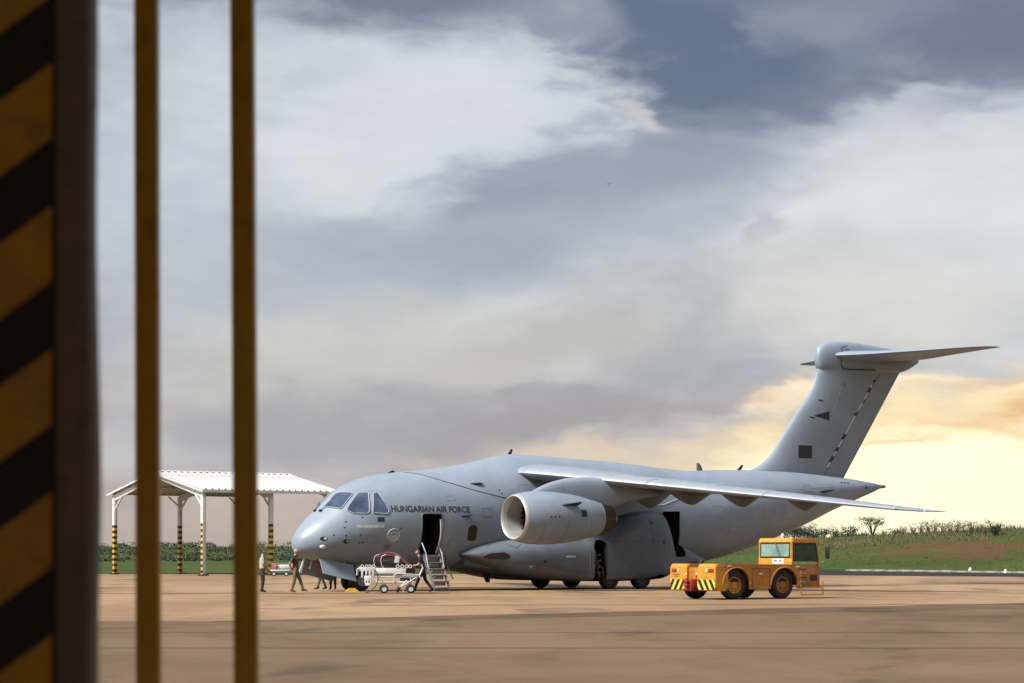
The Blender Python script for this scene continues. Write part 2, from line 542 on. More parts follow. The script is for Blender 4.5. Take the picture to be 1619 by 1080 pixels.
def tube(bm, pts, r, seg=8, cap=True, mi=0):
    pts = [Vector(p) for p in pts]
    rr = r if isinstance(r, (list, tuple)) else [r] * len(pts)
    rings = []
    for i, p in enumerate(pts):
        d = (pts[min(i + 1, len(pts) - 1)] - pts[max(i - 1, 0)])
        u, w = frame_of(d)
        if rings and i:
            # keep the frame from twisting
            u0 = (rings[-1][0].co - pts[i - 1]).normalized()
            dn = d.normalized()
            u = (u0 - dn * u0.dot(dn)).normalized()
            w = dn.cross(u)
        rings.append([bm.verts.new(p + (u * math.cos(2 * math.pi * k / seg) + w * math.sin(2 * math.pi * k / seg)) * rr[i]) for k in range(seg)])
    for a, b_ in zip(rings, rings[1:]):
        for k in range(seg):
            f = bm.faces.new((a[k], a[(k + 1) % seg], b_[(k + 1) % seg], b_[k]))
            f.material_index = mi
    if cap:
        for q in (rings[0][::-1], rings[-1]):
            f = bm.faces.new(q)
            f.material_index = mi
    return rings


def loft(bm, rings, cap=True, closed=True, mi=0):
    vr = [[bm.verts.new(p) for p in r] for r in rings]
    n = len(vr[0])
    for a, b_ in zip(vr, vr[1:]):
        for k in range(n if closed else n - 1):
            f = bm.faces.new((a[k], a[(k + 1) % n], b_[(k + 1) % n], b_[k]))
            f.material_index = mi
    if cap:
        for q in (vr[0][::-1], vr[-1]):
            try:
                bm.faces.new(q).material_index = mi
            except ValueError:
                pass
    return vr


def lathe(bm, prof, seg=32, axis='X', c=(0, 0, 0), closed=False, mi=0):
    """prof: (along, radius)"""
    rings = []
    for a, r in prof:
        ring = []
        for k in range(seg):
            t = 2 * math.pi * k / seg
            u, w = r * math.cos(t), r * math.sin(t)
            p = {'X': (a, u, w), 'Y': (u, a, w), 'Z': (u, w, a)}[axis]
            ring.append(Vector(p) + Vector(c))
        rings.append(ring)
    if closed:
        rings.append(rings[0])
        vr = loft(bm, rings[:-1], cap=False, mi=mi)
        a, b_ = vr[-1], vr[0]
        for k in range(seg):
            bm.faces.new((a[k], a[(k + 1) % seg], b_[(k + 1) % seg], b_[k])).material_index = mi
        return vr
    return loft(bm, rings, cap=False, mi=mi)


def prism(bm, poly, ext, mapf, mi=0):
    """poly in 2-D extruded between ext[0], ext[1]; mapf(a, b, e) -> point"""
    r0 = [bm.verts.new(mapf(a, b_, ext[0])) for a, b_ in poly]
    r1 = [bm.verts.new(mapf(a, b_, ext[1])) for a, b_ in poly]
    n = len(poly)
    fs = [bm.faces.new(r0[::-1]), bm.faces.new(r1)]
    for k in range(n):
        fs.append(bm.faces.new((r0[k], r0[(k + 1) % n], r1[(k + 1) % n], r1[k])))
    for f in fs:
        f.material_index = mi
    return r0 + r1


def pchip(xs, ys):
    n = len(xs)
    h = [xs[i + 1] - xs[i] for i in range(n - 1)]
    d = [(ys[i + 1] - ys[i]) / h[i] for i in range(n - 1)]
    m = [d[0]] + [0.0] * (n - 2) + [d[-1]]
    for i in range(1, n - 1):
        if d[i - 1] * d[i] > 0:
            w1, w2 = 2 * h[i] + h[i - 1], h[i] + 2 * h[i - 1]
            m[i] = (w1 + w2) / (w1 / d[i - 1] + w2 / d[i])

    def f(x):
        x = min(max(x, xs[0]), xs[-1])
        i = 0
        while i < n - 2 and x > xs[i + 1]:
            i += 1
        t = (x - xs[i]) / h[i]
        return ((1 + 2 * t) * (1 - t) ** 2 * ys[i] + t * (1 - t) ** 2 * h[i] * m[i] + t * t * (3 - 2 * t) * ys[i + 1] + t * t * (t - 1) * h[i] * m[i + 1])
    return f


def rounded(poly, r, n=4):
    """round the corners of a 2-D polygon"""
    out = []
    m = len(poly)
    for i in range(m):
        p0, p1, p2 = Vector(poly[i - 1]), Vector(poly[i]), Vector(poly[(i + 1) % m])
        a, c = (p0 - p1), (p2 - p1)
        rr = min(r, a.length * 0.45, c.length * 0.45)
        q0, q2 = p1 + a.normalized() * rr, p1 + c.normalized() * rr
        for k in range(n + 1):
            t = k / n
            out.append(tuple((1 - t) ** 2 * q0 + 2 * t * (1 - t) * p1 + t * t * q2))
    return out


def flat_poly(outline, step=0.1):
    """triangulated, evenly diced 2-D polygon as a bmesh in the x,y plane"""
    bm = bmesh.new()
    bm.faces.new([bm.verts.new((a, b_, 0)) for a, b_ in outline])
    dice(bm, step)
    return bm


def dice(bm, step):
    for ax in (0, 1):
        lo = min(v.co[ax] for v in bm.verts)
        hi = max(v.co[ax] for v in bm.verts)
        k = 1
        while lo + k * step < hi:
            no = [0, 0, 0]
            no[ax] = 1
            co = [0, 0, 0]
            co[ax] = lo + k * step
            bmesh.ops.bisect_plane(bm, geom=bm.verts[:] + bm.edges[:] + bm.faces[:], plane_co=co, plane_no=no, dist=1e-5)
            k += 1


def boolean_cut(o, cutters):
    for c in cutters:
        md = o.modifiers.new('cut', 'BOOLEAN')
        md.operation = 'DIFFERENCE'
        md.object = c
        md.solver = 'EXACT'
        md.material_mode = 'TRANSFER'
    bpy.context.view_layer.update()
    dg = bpy.context.evaluated_depsgraph_get()
    me = bpy.data.meshes.new_from_object(o.evaluated_get(dg))
    o.modifiers.clear()
    o.data = me
    me.shade_smooth()
    me.set_sharp_from_angle(angle=R(35))
    for c in cutters:
        bpy.data.objects.remove(c)


# ------------------------------------------------------------------ the ground
def sstep(a, b_, x):
    t = min(1, max(0, (x - a) / (b_ - a)))
    return t * t * (3 - 2 * t)


EDGE_L = 178.0                              # far edge of the apron at the left


def road_near(x):                           # near edge of the asphalt strip
    return 178.0 if x < 10 else 178.0 - (x - 10) * 0.95


def road_far(x):
    return 181.0 if x < 0 else (181.0 + min(x, 25) * 1.6 if x < 25 else 221.0 - (x - 25) * 2.3)


def terrain(x, y):
    y0 = 235 - 0.55 * max(0, x)
    k = sstep(-6, 62, x)
    z = 3.15 * k * sstep(y0 - 25, y0 + 45, y) + 1.3 * k * sstep(y0 - 10, y0 + 22, y)
    z += 0.35 * k * noise.noise((x * 0.05, y * 0.05, 0)) * sstep(y0 - 20, y0 + 15, y)
    z += 0.25 * noise.noise((x * 0.15, y * 0.15, 3)) * sstep(y0 - 20, y0 + 15, y) * k
    z *= sstep(0, 14, y - max(road_far(x), road_near(x) + 2.5))
    # far rising land on the left
    z += 5.5 * sstep(560, 1300, y) * sstep(120, -80, x)
    return z


def build_ground():
    bm = bmesh.new()
    vs = [bm.verts.new(p) for p in ((-5000, -400, -0.06), (5000, -400, -0.06), (5000, 9000, -0.06), (-5000, 9000, -0.06))]
    bm.faces.new(vs)
    obj('ground', bm, M['grass'], kind='structure', smooth=0)
    # apron: polygon out to its far edge
    bm = bmesh.new()
    xs = [-140, -60, -30, 0, 10, 30, 50, 80, 120]
    top = [bm.verts.new((x, road_near(x), 0)) for x in xs]
    bot = [bm.verts.new((x, 9.6, 0)) for x in xs]
    for i in range(len(xs) - 1):
        bm.faces.new((bot[i], bot[i + 1], top[i + 1], top[i]))
    obj('apron', bm, M['apron'], kind='structure', smooth=0)
    # an older, darker pavement between the hangar and the main apron
    bm = bmesh.new()
    xs = [-140, -60, -30, -5, 2, 16, 45, 120]
    ys = [53, 53.2, 53.5, 53.8, 57.8, 67, 90, 150]
    top = [bm.verts.new((x, y, 0.004)) for x, y in zip(xs, ys)]
    bot = [bm.verts.new((x, 9.7, 0.004)) for x in xs]
    for i in range(len(xs) - 1):
        bm.faces.new((bot[i], bot[i + 1], top[i + 1], top[i]))
    obj('old_apron', bm, M['apron_old'], kind='structure', smooth=0)
    # dark patched band along the old pavement's edge
    bm = bmesh.new()
    n = 60
    near, far = pchip([-7, -5, 2, 16, 45], [53.2, 53.5, 57.6, 66.8, 89.8]), pchip([-7, -5, 2, 16, 45], [53.6, 55.4, 61.4, 72.8, 97])
    L = []
    for i in range(n + 1):
        x = -7 + 52 * i / n
        L.append((bm.verts.new((x, near(x) + .5 * noise.noise((x * .6, 0, 1)), 0.008)), bm.verts.new((x, far(x) + .7 * noise.noise((x * .5, 4, 1)), 0.008))))
    for i in range(n):
        bm.faces.new((L[i][0], L[i + 1][0], L[i + 1][1], L[i][1]))
    obj('patched_strip', bm, M['apron_patch'], kind='structure', smooth=0)
    # asphalt strip
    bm = bmesh.new()
    xs = [-160, -60, -30, 0, 10, 18, 25, 35, 50, 70, 90]
    a = [bm.verts.new((x, road_near(x), -0.004)) for x in xs]
    c = [bm.verts.new((x, max(road_far(x), road_near(x) + 2.5), -0.004)) for x in xs]
    for i in range(len(xs) - 1):
        bm.faces.new((a[i], a[i + 1], c[i + 1], c[i]))
    obj('asphalt_road', bm, M['asphalt'], kind='structure', smooth=0)
    # grass field with the embankment
    bm = bmesh.new()
    us = [-900, -500, -300, -200, -140, -100] + [-80 + 2.5 * i for i in range(90)] + [160, 200, 260, 350, 500, 900]
    ws = [0, 1, 2, 3.5, 5] + [7 + 2.2 * i for i in range(60)] + [150, 165, 185, 210, 250, 300, 380, 480, 600, 760, 900, 1100, 1300, 1500, 1800, 2400]
    grid = []
    for w in ws:
        row = []
        for x in us:
            y = max(road_far(x), road_near(x) + 2.5) + w
            row.append(bm.verts.new((x, y, terrain(x, y) + 0.02)))
        grid.append(row)
    for i in range(len(ws) - 1):
        for j in range(len(us) - 1):
            bm.faces.new((grid[i][j], grid[i][j + 1], grid[i + 1][j + 1], grid[i + 1][j]))
    obj('grass_field', bm, M['grass'], kind='structure', smooth=80)
    # joints sealed with dark compound across the apron
    def joint(x0, y0, x1, y1, w=0.09, m='asphalt'):
        bm = bmesh.new()
        n = 40
        d = Vector((x1 - x0, y1 - y0, 0)) / n
        nn = Vector((-d.y, d.x, 0)).normalized()
        L = []
        for i in range(n + 1):
            p = Vector((x0, y0, 0)) + d * i
            j = 0.6 + 0.8 * abs(noise.noise((p.x * 0.4, p.y * 0.4, 5)))
            L.append((bm.verts.new(p - nn * w * j + Vector((0, 0, 0.008))), bm.verts.new(p + nn * w * j + Vector((0, 0, 0.008)))))
        for i in range(n):
            bm.faces.new((L[i][0], L[i + 1][0], L[i + 1][1], L[i][1]))
        obj('expansion_joint', bm, M[m], kind='structure', smooth=0)
    joint(-45, 91.2, -2.5, 91.0, 0.32)
    joint(-2.5, 91.0, 40, 90.4, 0.10)
    joint(-30, 38.5, 30, 38.2, 0.05)
    joint(-40, 120, 50, 119, 0.2)
    joint(-20, 46, 30, 45.5, 0.05)
    joint(-5, 70, 45, 73, 0.14)
    # pale worn paint mark on the right of the apron
    bm = bmesh.new()
    vs = [bm.verts.new(p) for p in ((22.2, 104.0, .004), (28.5, 104.3, .004), (28.2, 105.6, .004), (22.6, 105.3, .004))]
    bm.faces.new(vs)
    obj('worn_paint_mark', bm, mat('worn_paint', (0.50, 0.40, 0.32), 0.7, nscale=1.2, namt=0.35), kind='structure', smooth=0)


build_ground()


# kerb stones along the far edge of the asphalt
def build_kerb():
    root = thing('kerb', 'pale concrete kerb between the dark asphalt and the grass slope', 'kerb', (0, 0, 0))
    bm = bmesh.new()
    box(bm, (0, 0, 0.06), (2.0, 0.34, 0.22), bev=0.02)
    first = obj('kerb_stone', bm, M['kerb'], root)
    x = 31.0
    k = 0
    while x < 62:
        if noise.noise((x * .3, 2, 7)) > -.22 and rng.random() < 0.93:
            o = first if k == 0 else first.copy()
            if k:
                COL.objects.link(o)
            y0, y1 = road_far(x), road_far(x + 0.8)
            o.location = (x, y0 - 0.2, rng.uniform(-0.03, 0.02))
            o.rotation_euler = (0, 0, math.atan2(y1 - y0, 0.8) + rng.uniform(-0.02, 0.02))
            k += 1
        x += 0.84


build_kerb()


# ------------------------------------------------------------------ hangar (the camera stands inside it)
def build_hangar():
    root = thing('hangar', 'dark hangar interior framing the view at the left', 'building', (0, 9.0, 0))
    x0, x1, y0, y1, h = -26, 26, -26, 0, 15.0
    bm = bmesh.new()
    box(bm, ((x0 + x1) / 2, (y0 + y1) / 2, h + 0.15), (x1 - x0 + 0.6, y1 - y0, 0.3))
    obj('roof', bm, M['hangar'], root, smooth=0)
    for c, s in (((x0 - 0.15, (y0 + y1) / 2, h / 2), (0.3, y1 - y0, h)), ((x1 + 0.15, (y0 + y1) / 2, h / 2), (0.3, y1 - y0, h)),
                 (((x0 + x1) / 2, y0 - 0.15, h / 2), (x1 - x0 + 0.6, 0.3, h))):
        bm = bmesh.new()
        box(bm, c, s)
        obj('wall', bm, M['hangar'], root, smooth=0)
    bm = bmesh.new()
    box(bm, ((x0 - 22) / 2, -0.16, h / 2), (-22 - x0, 0.3, h))
    obj('front_wall', bm, M['hangar'], root, smooth=0)
    bm = bmesh.new()
    box(bm, ((x1 - 22) / 2, -0.16, h - 0.9), (x1 + 22, 0.3, 1.8))
    obj('lintel', bm, M['hangar'], root, smooth=0)
    bm = bmesh.new()
    box(bm, ((x0 + x1) / 2, 9.0 + (y0 + y1) / 2 + 0.3, -0.05), (x1 - x0, y1 - y0 + 0.6, 0.11))
    obj('hangar_floor', bm, M['hangar_floor'], None, 'structure', smooth=0)


build_hangar()


def build_hangar_door():
    D = 5.6
    k = D / 3600
    xr = (84 - 809.5) * k
    root = thing('hangar_door', 'hangar door edge with black and yellow hazard stripes at far left', 'door', (xr, D, 0))
    # steel leaf
    bm = bmesh.new()
    box(bm, (-0.75, 0.06, 2.6), (1.5, 0.1, 5.2))
    obj('door_leaf', bm, M['stripe_black'], root, smooth=0)
    # raised yellow diagonal stripes on its face
    per = 226 * k
    for i in range(-4, 26):
        zt = HC + (875 - 100) * k - per * (i - 12)
        bm = bmesh.new()
        sl_ = 0.72
        t = 118 * k
        pts = [(0, zt), (0, zt - t), (-1.45, zt - t - 1.45 * sl_), (-1.45, zt - 1.45 * sl_)]
        if min(p[1] for p in pts) < 0.02 or max(p[1] for p in pts) > 5.15:
            bm.free()
            continue
        prism(bm, pts, (0.0, 0.0095), lambda a, b_, e: (a - 0.003, e - 0.001, b_))
        obj('hazard_stripe', bm, M['door_yellow'], root, smooth=0)
    # thick grey rubber edge seal, slightly bulged at mid height
    bm = bmesh.new()
    rings = []
    for i in range(41):
        z = i * 0.13
        py = 875 - (z - HC) / k
        bul = 0.011 * math.exp(-((py - 800) / 190) ** 2) + 0.002 * math.sin(z * 7)
        w = (146 - 84) * k + bul - 0.004 * sstep(300, 1100, py) * 0
        rings.append([Vector((w * 0.5 + (w * 0.5) * math.copysign(abs(math.cos(t)) ** 0.6, math.cos(t)),
                              0.05 + 0.06 * math.copysign(abs(math.sin(t)) ** 0.6, math.sin(t)), z)) for t in [2 * math.pi * q / 20 for q in range(20)]])
    loft(bm, rings)
    obj('edge_seal', bm, M['curtain'], root, smooth=60)


build_hangar_door()


def build_poles():
    D = 8.0
    k = D / 3600
    for i, (t0, b0, lab) in enumerate(((232, 235, 'dark yellow vertical pole nearer the striped hangar door'),
                                       (383.5, 389.5, 'dark yellow vertical pole standing farther right in the hangar opening'))):
        xt, xb = (t0 - 809.5) * k, (b0 - 809.5) * k
        zt, zb = HC + 875 * k, HC - 205 * k
        lean = (xt - xb) / (zt - zb)
        root = thing('guide_pole', lab, 'pole', (xb + lean * (0 - zb), D, 0), 0, 'yellow poles in the hangar opening')
        root.rotation_euler = (0, math.atan(lean), 0)
        bm = bmesh.new()
        box(bm, (0, 0, 3.2), (0.084, 0.07, 6.4), bev=0.014)
        obj('pole', bm, M['pole_yellow'], root)
        bm = bmesh.new()
        box(bm, (0, 0, 0.014), (0.2, 0.2, 0.02))
        for sx in (-1, 1):
            for sy in (-1, 1):
                lathe(bm, [(0.024, 0.0), (0.024, 0.013), (0.034, 0.013), (0.034, 0.0)], 6, 'Z', (sx * .075, sy * .075, 0))
        obj('base_plate', bm, M['pole_yellow'], root, smooth=0)


build_poles()


# ------------------------------------------------------------------ the transport aircraft
TH = R(35.3)
PX, PY = -9.23, 95.0
DZ = 0.1


def V(x, p, z):
    """aircraft station: metres aft of the nose, metres to port, metres up"""
    return Vector((x, -p, z + DZ))


def to_local(wx, wy):
    dx, dy = wx - PX, wy - PY
    return dx * math.cos(TH) + dy * math.sin(TH), -dx * math.sin(TH) + dy * math.cos(TH)


ST = [  # aft, top, bottom, half width, height of the widest point
    (0.14, 1.88, 1.84, 0.02, 1.86), (0.17, 2.08, 1.68, 0.22, 1.88), (0.26, 2.28, 1.54, 0.40, 1.90), (0.45, 2.54, 1.42, 0.62, 1.95),
    (0.76, 2.86, 1.30, 0.87, 2.02), (1.12, 3.18, 1.20, 1.09, 2.14), (1.50, 3.50, 1.14, 1.27, 2.26), (1.90, 3.90, 1.09, 1.43, 2.40),
    (2.20, 4.15, 1.06, 1.53, 2.50), (2.60, 4.38, 1.02, 1.65, 2.60), (3.20, 4.62, 0.98, 1.79, 2.73), (4.20, 4.86, 0.92, 1.95, 2.87),
    (5.60, 5.04, 0.86, 2.06, 2.96), (7.30, 5.20, 0.80, 2.10, 3.0), (8.60, 5.42, 0.78, 2.10, 3.0), (9.60, 5.62, 0.78, 2.10, 3.0),
    (10.5, 5.84, 0.78, 2.10, 3.0), (11.3, 5.93, 0.78, 2.10, 3.0), (12.7, 5.88, 0.78, 2.10, 3.0), (14.5, 5.81, 0.78, 2.10, 3.0),
    (18.0, 5.62, 0.80, 2.10, 3.05), (20.0, 5.47, 0.88, 2.09, 3.15), (21.5, 5.40, 1.02, 2.06, 3.25), (23.0, 5.46, 1.25, 1.98, 3.45),
    (25.0, 5.50, 1.72, 1.80, 3.75), (27.0, 5.50, 2.32, 1.52, 4.05), (29.0, 5.42, 3.00, 1.18, 4.35), (30.5, 5.32, 3.58, 0.90, 4.55),
    (32.0, 5.20, 4.08, 0.62, 4.70), (33.2, 5.06, 4.48, 0.34, 4.79), (34.0, 4.96, 4.76, 0.13, 4.86), (34.12, 4.90, 4.82, 0.05, 4.86)]
_x = [s[0] for s in ST]
F_TOP, F_BOT, F_HW, F_ZC = (pchip(_x, [s[i] for s in ST]) for i in (1, 2, 3, 4))
NR = 72


def fus_ring(x):
    t_, b_, hw, zc = F_TOP(x), F_BOT(x), F_HW(x), F_ZC(x)
    hump = sstep(8.0, 11.0, x) * (1 - sstep(17, 21.5, x))
    eu = 2.0 + 0.25 * hump
    el_ = 2.0 + 0.45 * sstep(2.5, 6, x) * (1 - sstep(20, 26, x))
    out = []
    for k in range(NR):
        a = 2 * math.pi * k / NR
        cx, cz = math.cos(a), math.sin(a)
        e = eu if cz >= 0 else el_
        px = hw * math.copysign(abs(cx) ** (2 / e), cx)
        pz = (t_ - zc) * abs(cz) ** (2 / e) if cz >= 0 else -(zc - b_) * abs(cz) ** (2 / e)
        out.append(V(x, px, zc + pz))
    return out


def side_map(a, b_, e):
    return V(a, e, b_)


def cutter(poly, ext):
    bm = bmesh.new()
    prism(bm, poly, ext, side_map)
    return obj('cutter', bm, M['cavity'], None, smooth=0)


CREW_DOOR = [(5.20, 1.42), (6.22, 1.42), (6.22, 3.20), (5.20, 3.20)]
PARA_DOOR = [(18.20, 3.42), (19.28, 3.44), (19.32, 1.95), (19.40, 1.36), (18.62, 1.32), (18.38, 2.0)]

plane = thing('transport_aircraft', 'large grey twin-engine military transport aircraft with high T-tail parked on the apron', 'aircraft', (PX, PY, 0), TH)

# fuselage
bm = bmesh.new()
xs = [.14, .15, .17, .20, .25, .32, .40, .5, .63, .8] + [1.0 + .2 * i for i in range(20)] + [5 + .5 * i for i in range(58)] + [34.0, 34.08, 34.12]
loft(bm, [fus_ring(x) for x in xs])
fus = obj('fuselage', bm, M['paint'], plane)
cuts = [cutter(rounded(CREW_DOOR, .16), (0.7, 3.4)), cutter(rounded(PARA_DOOR, .12), (0.9, 3.6))]
bm = bmesh.new()
box(bm, Vector((1.95, 0, 1.3)), (1.7, 0.95, 1.0))
cuts.append(obj('cutter', bm, M['cavity'], None, smooth=0))
for c in cuts:
    c.parent = plane
bmt = bmesh.new()
bmt.from_mesh(fus.data)
FUS = BVHTree.FromBMesh(bmt)               # uncut hull, for laying markings on it
boolean_cut(fus, cuts)


def hull(x, z, side=1, off=0.0):
    """point of the hull at a station and height, seen square from one side"""
    o = V(x, 6 * side, z)
    loc, nor, i, d = FUS.ray_cast(o, Vector((0, side, 0)))
    if loc is None:
        return None
    if nor.y * side > 0:
        nor = -nor
    return loc + nor * off


def hull_top(x, p, off=0.0):
    loc, nor, i, d = FUS.ray_cast(V(x, p, 12), Vector((0, 0, -1)))
    return loc + (nor if nor.z > 0 else -nor) * off


def mark(name, outline, m, parent, side=1, off=0.006, step=0.12, lift=0.0):
    """a thin painted or fitted piece that follows the hull; outline in (aft, up)"""
    b2 = flat_poly(outline, step)
    for v in b2.verts:
        q = hull(v.co.x, v.co.y, side, off)
        v.co = q if q else V(v.co.x, F_HW(v.co.x) * side, v.co.y)
    if lift:
        r = bmesh.ops.extrude_face_region(b2, geom=b2.faces[:])
        for v in [g for g in r['geom'] if isinstance(g, bmesh.types.BMVert)]:
            q = Vector((v.co.x, 0, F_ZC(v.co.x) + DZ))
            v.co += (v.co - q).normalized() * lift
    return obj(name, b2, m, parent)


def ring_mark(name, outline, width, m, parent, side=1, off=0.0, r=None):
    """a frame tube along an outline on the hull"""
    bm = bmesh.new()
    pts = []
    n = len(outline)
    for i in range(n):
        a, c = Vector(outline[i]), Vector(outline[(i + 1) % n])
        k = max(1, int((c - a).length / 0.12))
        for j in range(k):
            q = a + (c - a) * j / k
            pts.append(hull(q.x, q.y, side, off) or V(q.x, F_HW(q.x) * side, q.y))
    pts.append(pts[0])
    tube(bm, pts, width / 2, 6, cap=False)
    return obj(name, bm, m, parent)


def hull_line(name, pts, w, m, parent, side=1, off=0.003):
    bm = bmesh.new()
    P3 = []
    for a, c in zip(pts, pts[1:]):
        a, c = Vector(a), Vector(c)
        k = max(1, int((c - a).length / 0.2))
        P3 += [hull(*(a + (c - a) * j / k), side, off) for j in range(k)]
    P3.append(hull(*pts[-1], side, off))
    P3 = [p for p in P3 if p]
    if len(P3) > 1:
        tube(bm, P3, w / 2, 5)
    return obj(name, bm, m, parent)


def mark3(name, pts, m, parent, off=0.022, step=0.07):
    """a pane or patch laid on the hull through 3-D corner points (aft, port, up)"""
    P3 = [V(*p) for p in pts]
    c = sum(P3, Vector()) / len(P3)
    n = Vector()
    for a, b_ in zip(P3, P3[1:] + P3[:1]):
        n += (a - c).cross(b_ - c)
    n.normalize()
    u, w = frame_of(n)
    out = rounded([((p - c).dot(u), (p - c).dot(w)) for p in P3], .08, 3)

    def snap(a, b_):
        loc, nor, i_, d = FUS.find_nearest(c + u * a + w * b_)
        q = Vector((loc.x, 0, F_ZC(loc.x) + DZ))
        if (loc - q).dot(nor) < 0:
            nor = -nor
        return loc + nor * off
    b2 = flat_poly(out, step)
    for v in b2.verts:
        v.co = snap(v.co.x, v.co.y)
    o = obj(name, b2, m, parent)
    bm = bmesh.new()
    ring = []
    for a, b_ in zip(out, out[1:] + out[:1]):
        k = max(1, int((Vector(b_) - Vector(a)).length / .12))
        ring += [snap(a[0] + (b_[0] - a[0]) * q / k, a[1] + (b_[1] - a[1]) * q / k) for q in range(k)]
    ring.append(ring[0])
    tube(bm, ring, .020, 6, cap=False)
    obj('window_frame', bm, M['seal'], parent)
    return o


# cockpit windows, both sides
WIN = [
    [(1.47, .30, 3.43), (2.06, .20, 4.02), (2.47, .88, 4.05), (2.41, .95, 3.95), (1.88, 1.04, 3.40), (1.78, .98, 3.36)],
    [(1.98, 1.20, 3.31), (2.68, 1.02, 4.03), (3.05, 1.22, 4.05), (2.84, 1.62, 3.24), (2.74, 1.61, 3.16), (2.21, 1.40, 3.17)],
    [(2.98, 1.67, 3.19), (3.20, 1.35, 3.97), (3.33, 1.33, 4.05), (3.42, 1.35, 4.05), (3.70, 1.82, 3.29), (3.61, 1.83, 3.16)]]
for side in (1, -1):
    for w in WIN:
        mark3('cockpit_window', [(a, b_ * side, c) for a, b_, c in w], M['glass'], fus)
# wipers at the windscreen foot
for a, b_ in (((1.30, .30, 3.28), (1.62, .42, 3.62)), ((1.28, -.12, 3.28), (1.60, -.3, 3.62))):
    bm = bmesh.new()
    tube(bm, [V(*a) + Vector((-.03, 0, .03)), V(*b_) + Vector((-.04, 0, .05))], .018, 5)
    box(bm, V(*a) + Vector((-.04, 0, .02)), (.14, .12, .10), bev=.03)
    obj('wiper', bm, M['black'], fus)

# crew door frame and pale door edge
ring_mark('door_frame', rounded(CREW_DOOR, .16), 0.07, M['paint_dark'], fus, 1, 0.0)
hull_line('door_edge_seal', [(6.14, 1.5), (6.17, 2.3), (6.13, 2.95)], 0.075, M['white'], fus, 1, -0.02)
ring_mark('jump_door_frame', rounded(PARA_DOOR, .12), 0.05, M['paint_dark'], fus, 1, 0.0)

# lettering on the hull
def hull_text(body, x0, z0, size, m, name, xlen=None, bold=0.012):
    cu = bpy.data.curves.new(name, 'FONT')
    cu.body = body
    cu.size = size
    cu.offset = bold * size
    to = bpy.data.objects.new(name, cu)
    COL.objects.link(to)
    bpy.context.view_layer.update()
    me = bpy.data.meshes.new_from_object(to.evaluated_get(bpy.context.evaluated_depsgraph_get()))
    bpy.data.objects.remove(to)
    b2 = bmesh.new()
    b2.from_mesh(me)
    w = max(v.co.x for v in b2.verts)
    s = (xlen / w) if xlen else 1
    for v in b2.verts:
        v.co.x *= s
    dice(b2, 0.1)
    for v in b2.verts:
        v.co = hull(x0 + v.co.x, z0 + v.co.y, 1, 0.012)
    return obj(name, b2, m, fus, smooth=0)


hull_text('HUNGARIAN AIR FORCE', 3.77, 3.26, 0.36, M['letter'], 'lettering', 3.84, 0.02)

# small fittings and markings on the port side of the nose
mark('black_marking', [(3.16, 2.83), (3.46, 2.83), (3.46, 3.02), (3.16, 3.02)], M['black'], fus)
mark('name_panel', [(2.28, 2.54), (3.48, 2.54), (3.48, 2.73), (2.28, 2.73)], M['seal'], fus, off=0.004)
for i in range(5):
    mark('name_panel_strip', [(2.31 + .235 * i, 2.58), (2.51 + .235 * i, 2.58), (2.51 + .235 * i, 2.67), (2.31 + .235 * i, 2.67)], M['pale_mark'], fus, off=0.008)
# round crest: pale ring, gabled shield and small blocks
CX, CZ = 3.90, 2.27
ringo = [(CX + .26 * math.cos(t), CZ + .26 * math.sin(t)) for t in [2 * math.pi * k / 24 for k in range(24)]]
ring_mark('crest_ring', ringo, 0.045, M['pale_mark'], fus, 1, 0.002)
for pts in ([(-.17, -.02), (-.17, .07), (0, .19), (.17, .07), (.17, -.02), (.1, -.02), (.1, .04), (0, .11), (-.1, .04), (-.1, -.02)],
            [(-.19, -.13), (-.07, -.13), (-.07, -.05), (-.19, -.05)], [(-.05, -.13), (.05, -.13), (.05, .0), (-.05, .0)], [(.07, -.13), (.19, -.13), (.19, -.05), (.07, -.05)],
            [(-.14, -.20), (.14, -.20), (.14, -.155), (-.14, -.155)]):
    mark('crest_device', [(CX + a, CZ + c) for a, c in pts], M['pale_mark'], fus, off=0.006)
mark('grey_patch', [(3.58, 1.68), (3.88, 1.68), (3.86, 1.87), (3.60, 1.87)], M['paint_dark'], fus)


def disc(cx, cz, rx, rz, n=16):
    return [(cx + rx * math.cos(2 * math.pi * k / n), cz + rz * math.sin(2 * math.pi * k / n)) for k in range(n)]


mark('sensor_port', disc(1.00, 2.11, .14, .09), M['black'], fus)
mark('sensor_lens', disc(1.05, 2.12, .055, .055), M['pale_mark'], fus, off=0.012)
mark('sensor_port', disc(1.88, 2.00, .13, .09), M['black'], fus)
mark('sensor_lens', disc(1.93, 2.01, .05, .05), M['seal'], fus, off=0.012)
for x, z in ((1.79, 2.58), (2.53, 3.01), (1.87, 2.82), (1.84, 2.24), (2.44, 2.27), (2.45, 1.95), (2.58, 1.95), (4.2, 2.55), (9.3, 4.25), (9.4, 4.1), (1.37, 2.26)):
    mark('rivet_port', disc(x, z, .045, .032, 8), M['letter'], fus)
# nose bulge light
bm = bmesh.new()
bmesh.ops.create_uvsphere(bm, u_segments=16, v_segments=10, radius=1, matrix=Matrix.Translation(hull(1.0, 1.76, 1, -0.02)) @ Matrix.Diagonal((.16, .10, .10, 1)))
obj('nose_blister', bm, M['pale_mark'], fus)
# cabin windows (port and starboard)
for x, z in ((7.76, 2.37),):
    for s in (1, -1):
        o_ = rounded([(x - .24, z - .34), (x + .24, z - .34), (x + .24, z + .34), (x - .24, z + .34)], .2, 5)
        mark('cabin_window', o_, M['black'], fus, s, 0.01)
        ring_mark('cabin_window_frame', o_, 0.03, M['paint_dark'], fus, s, 0.0)
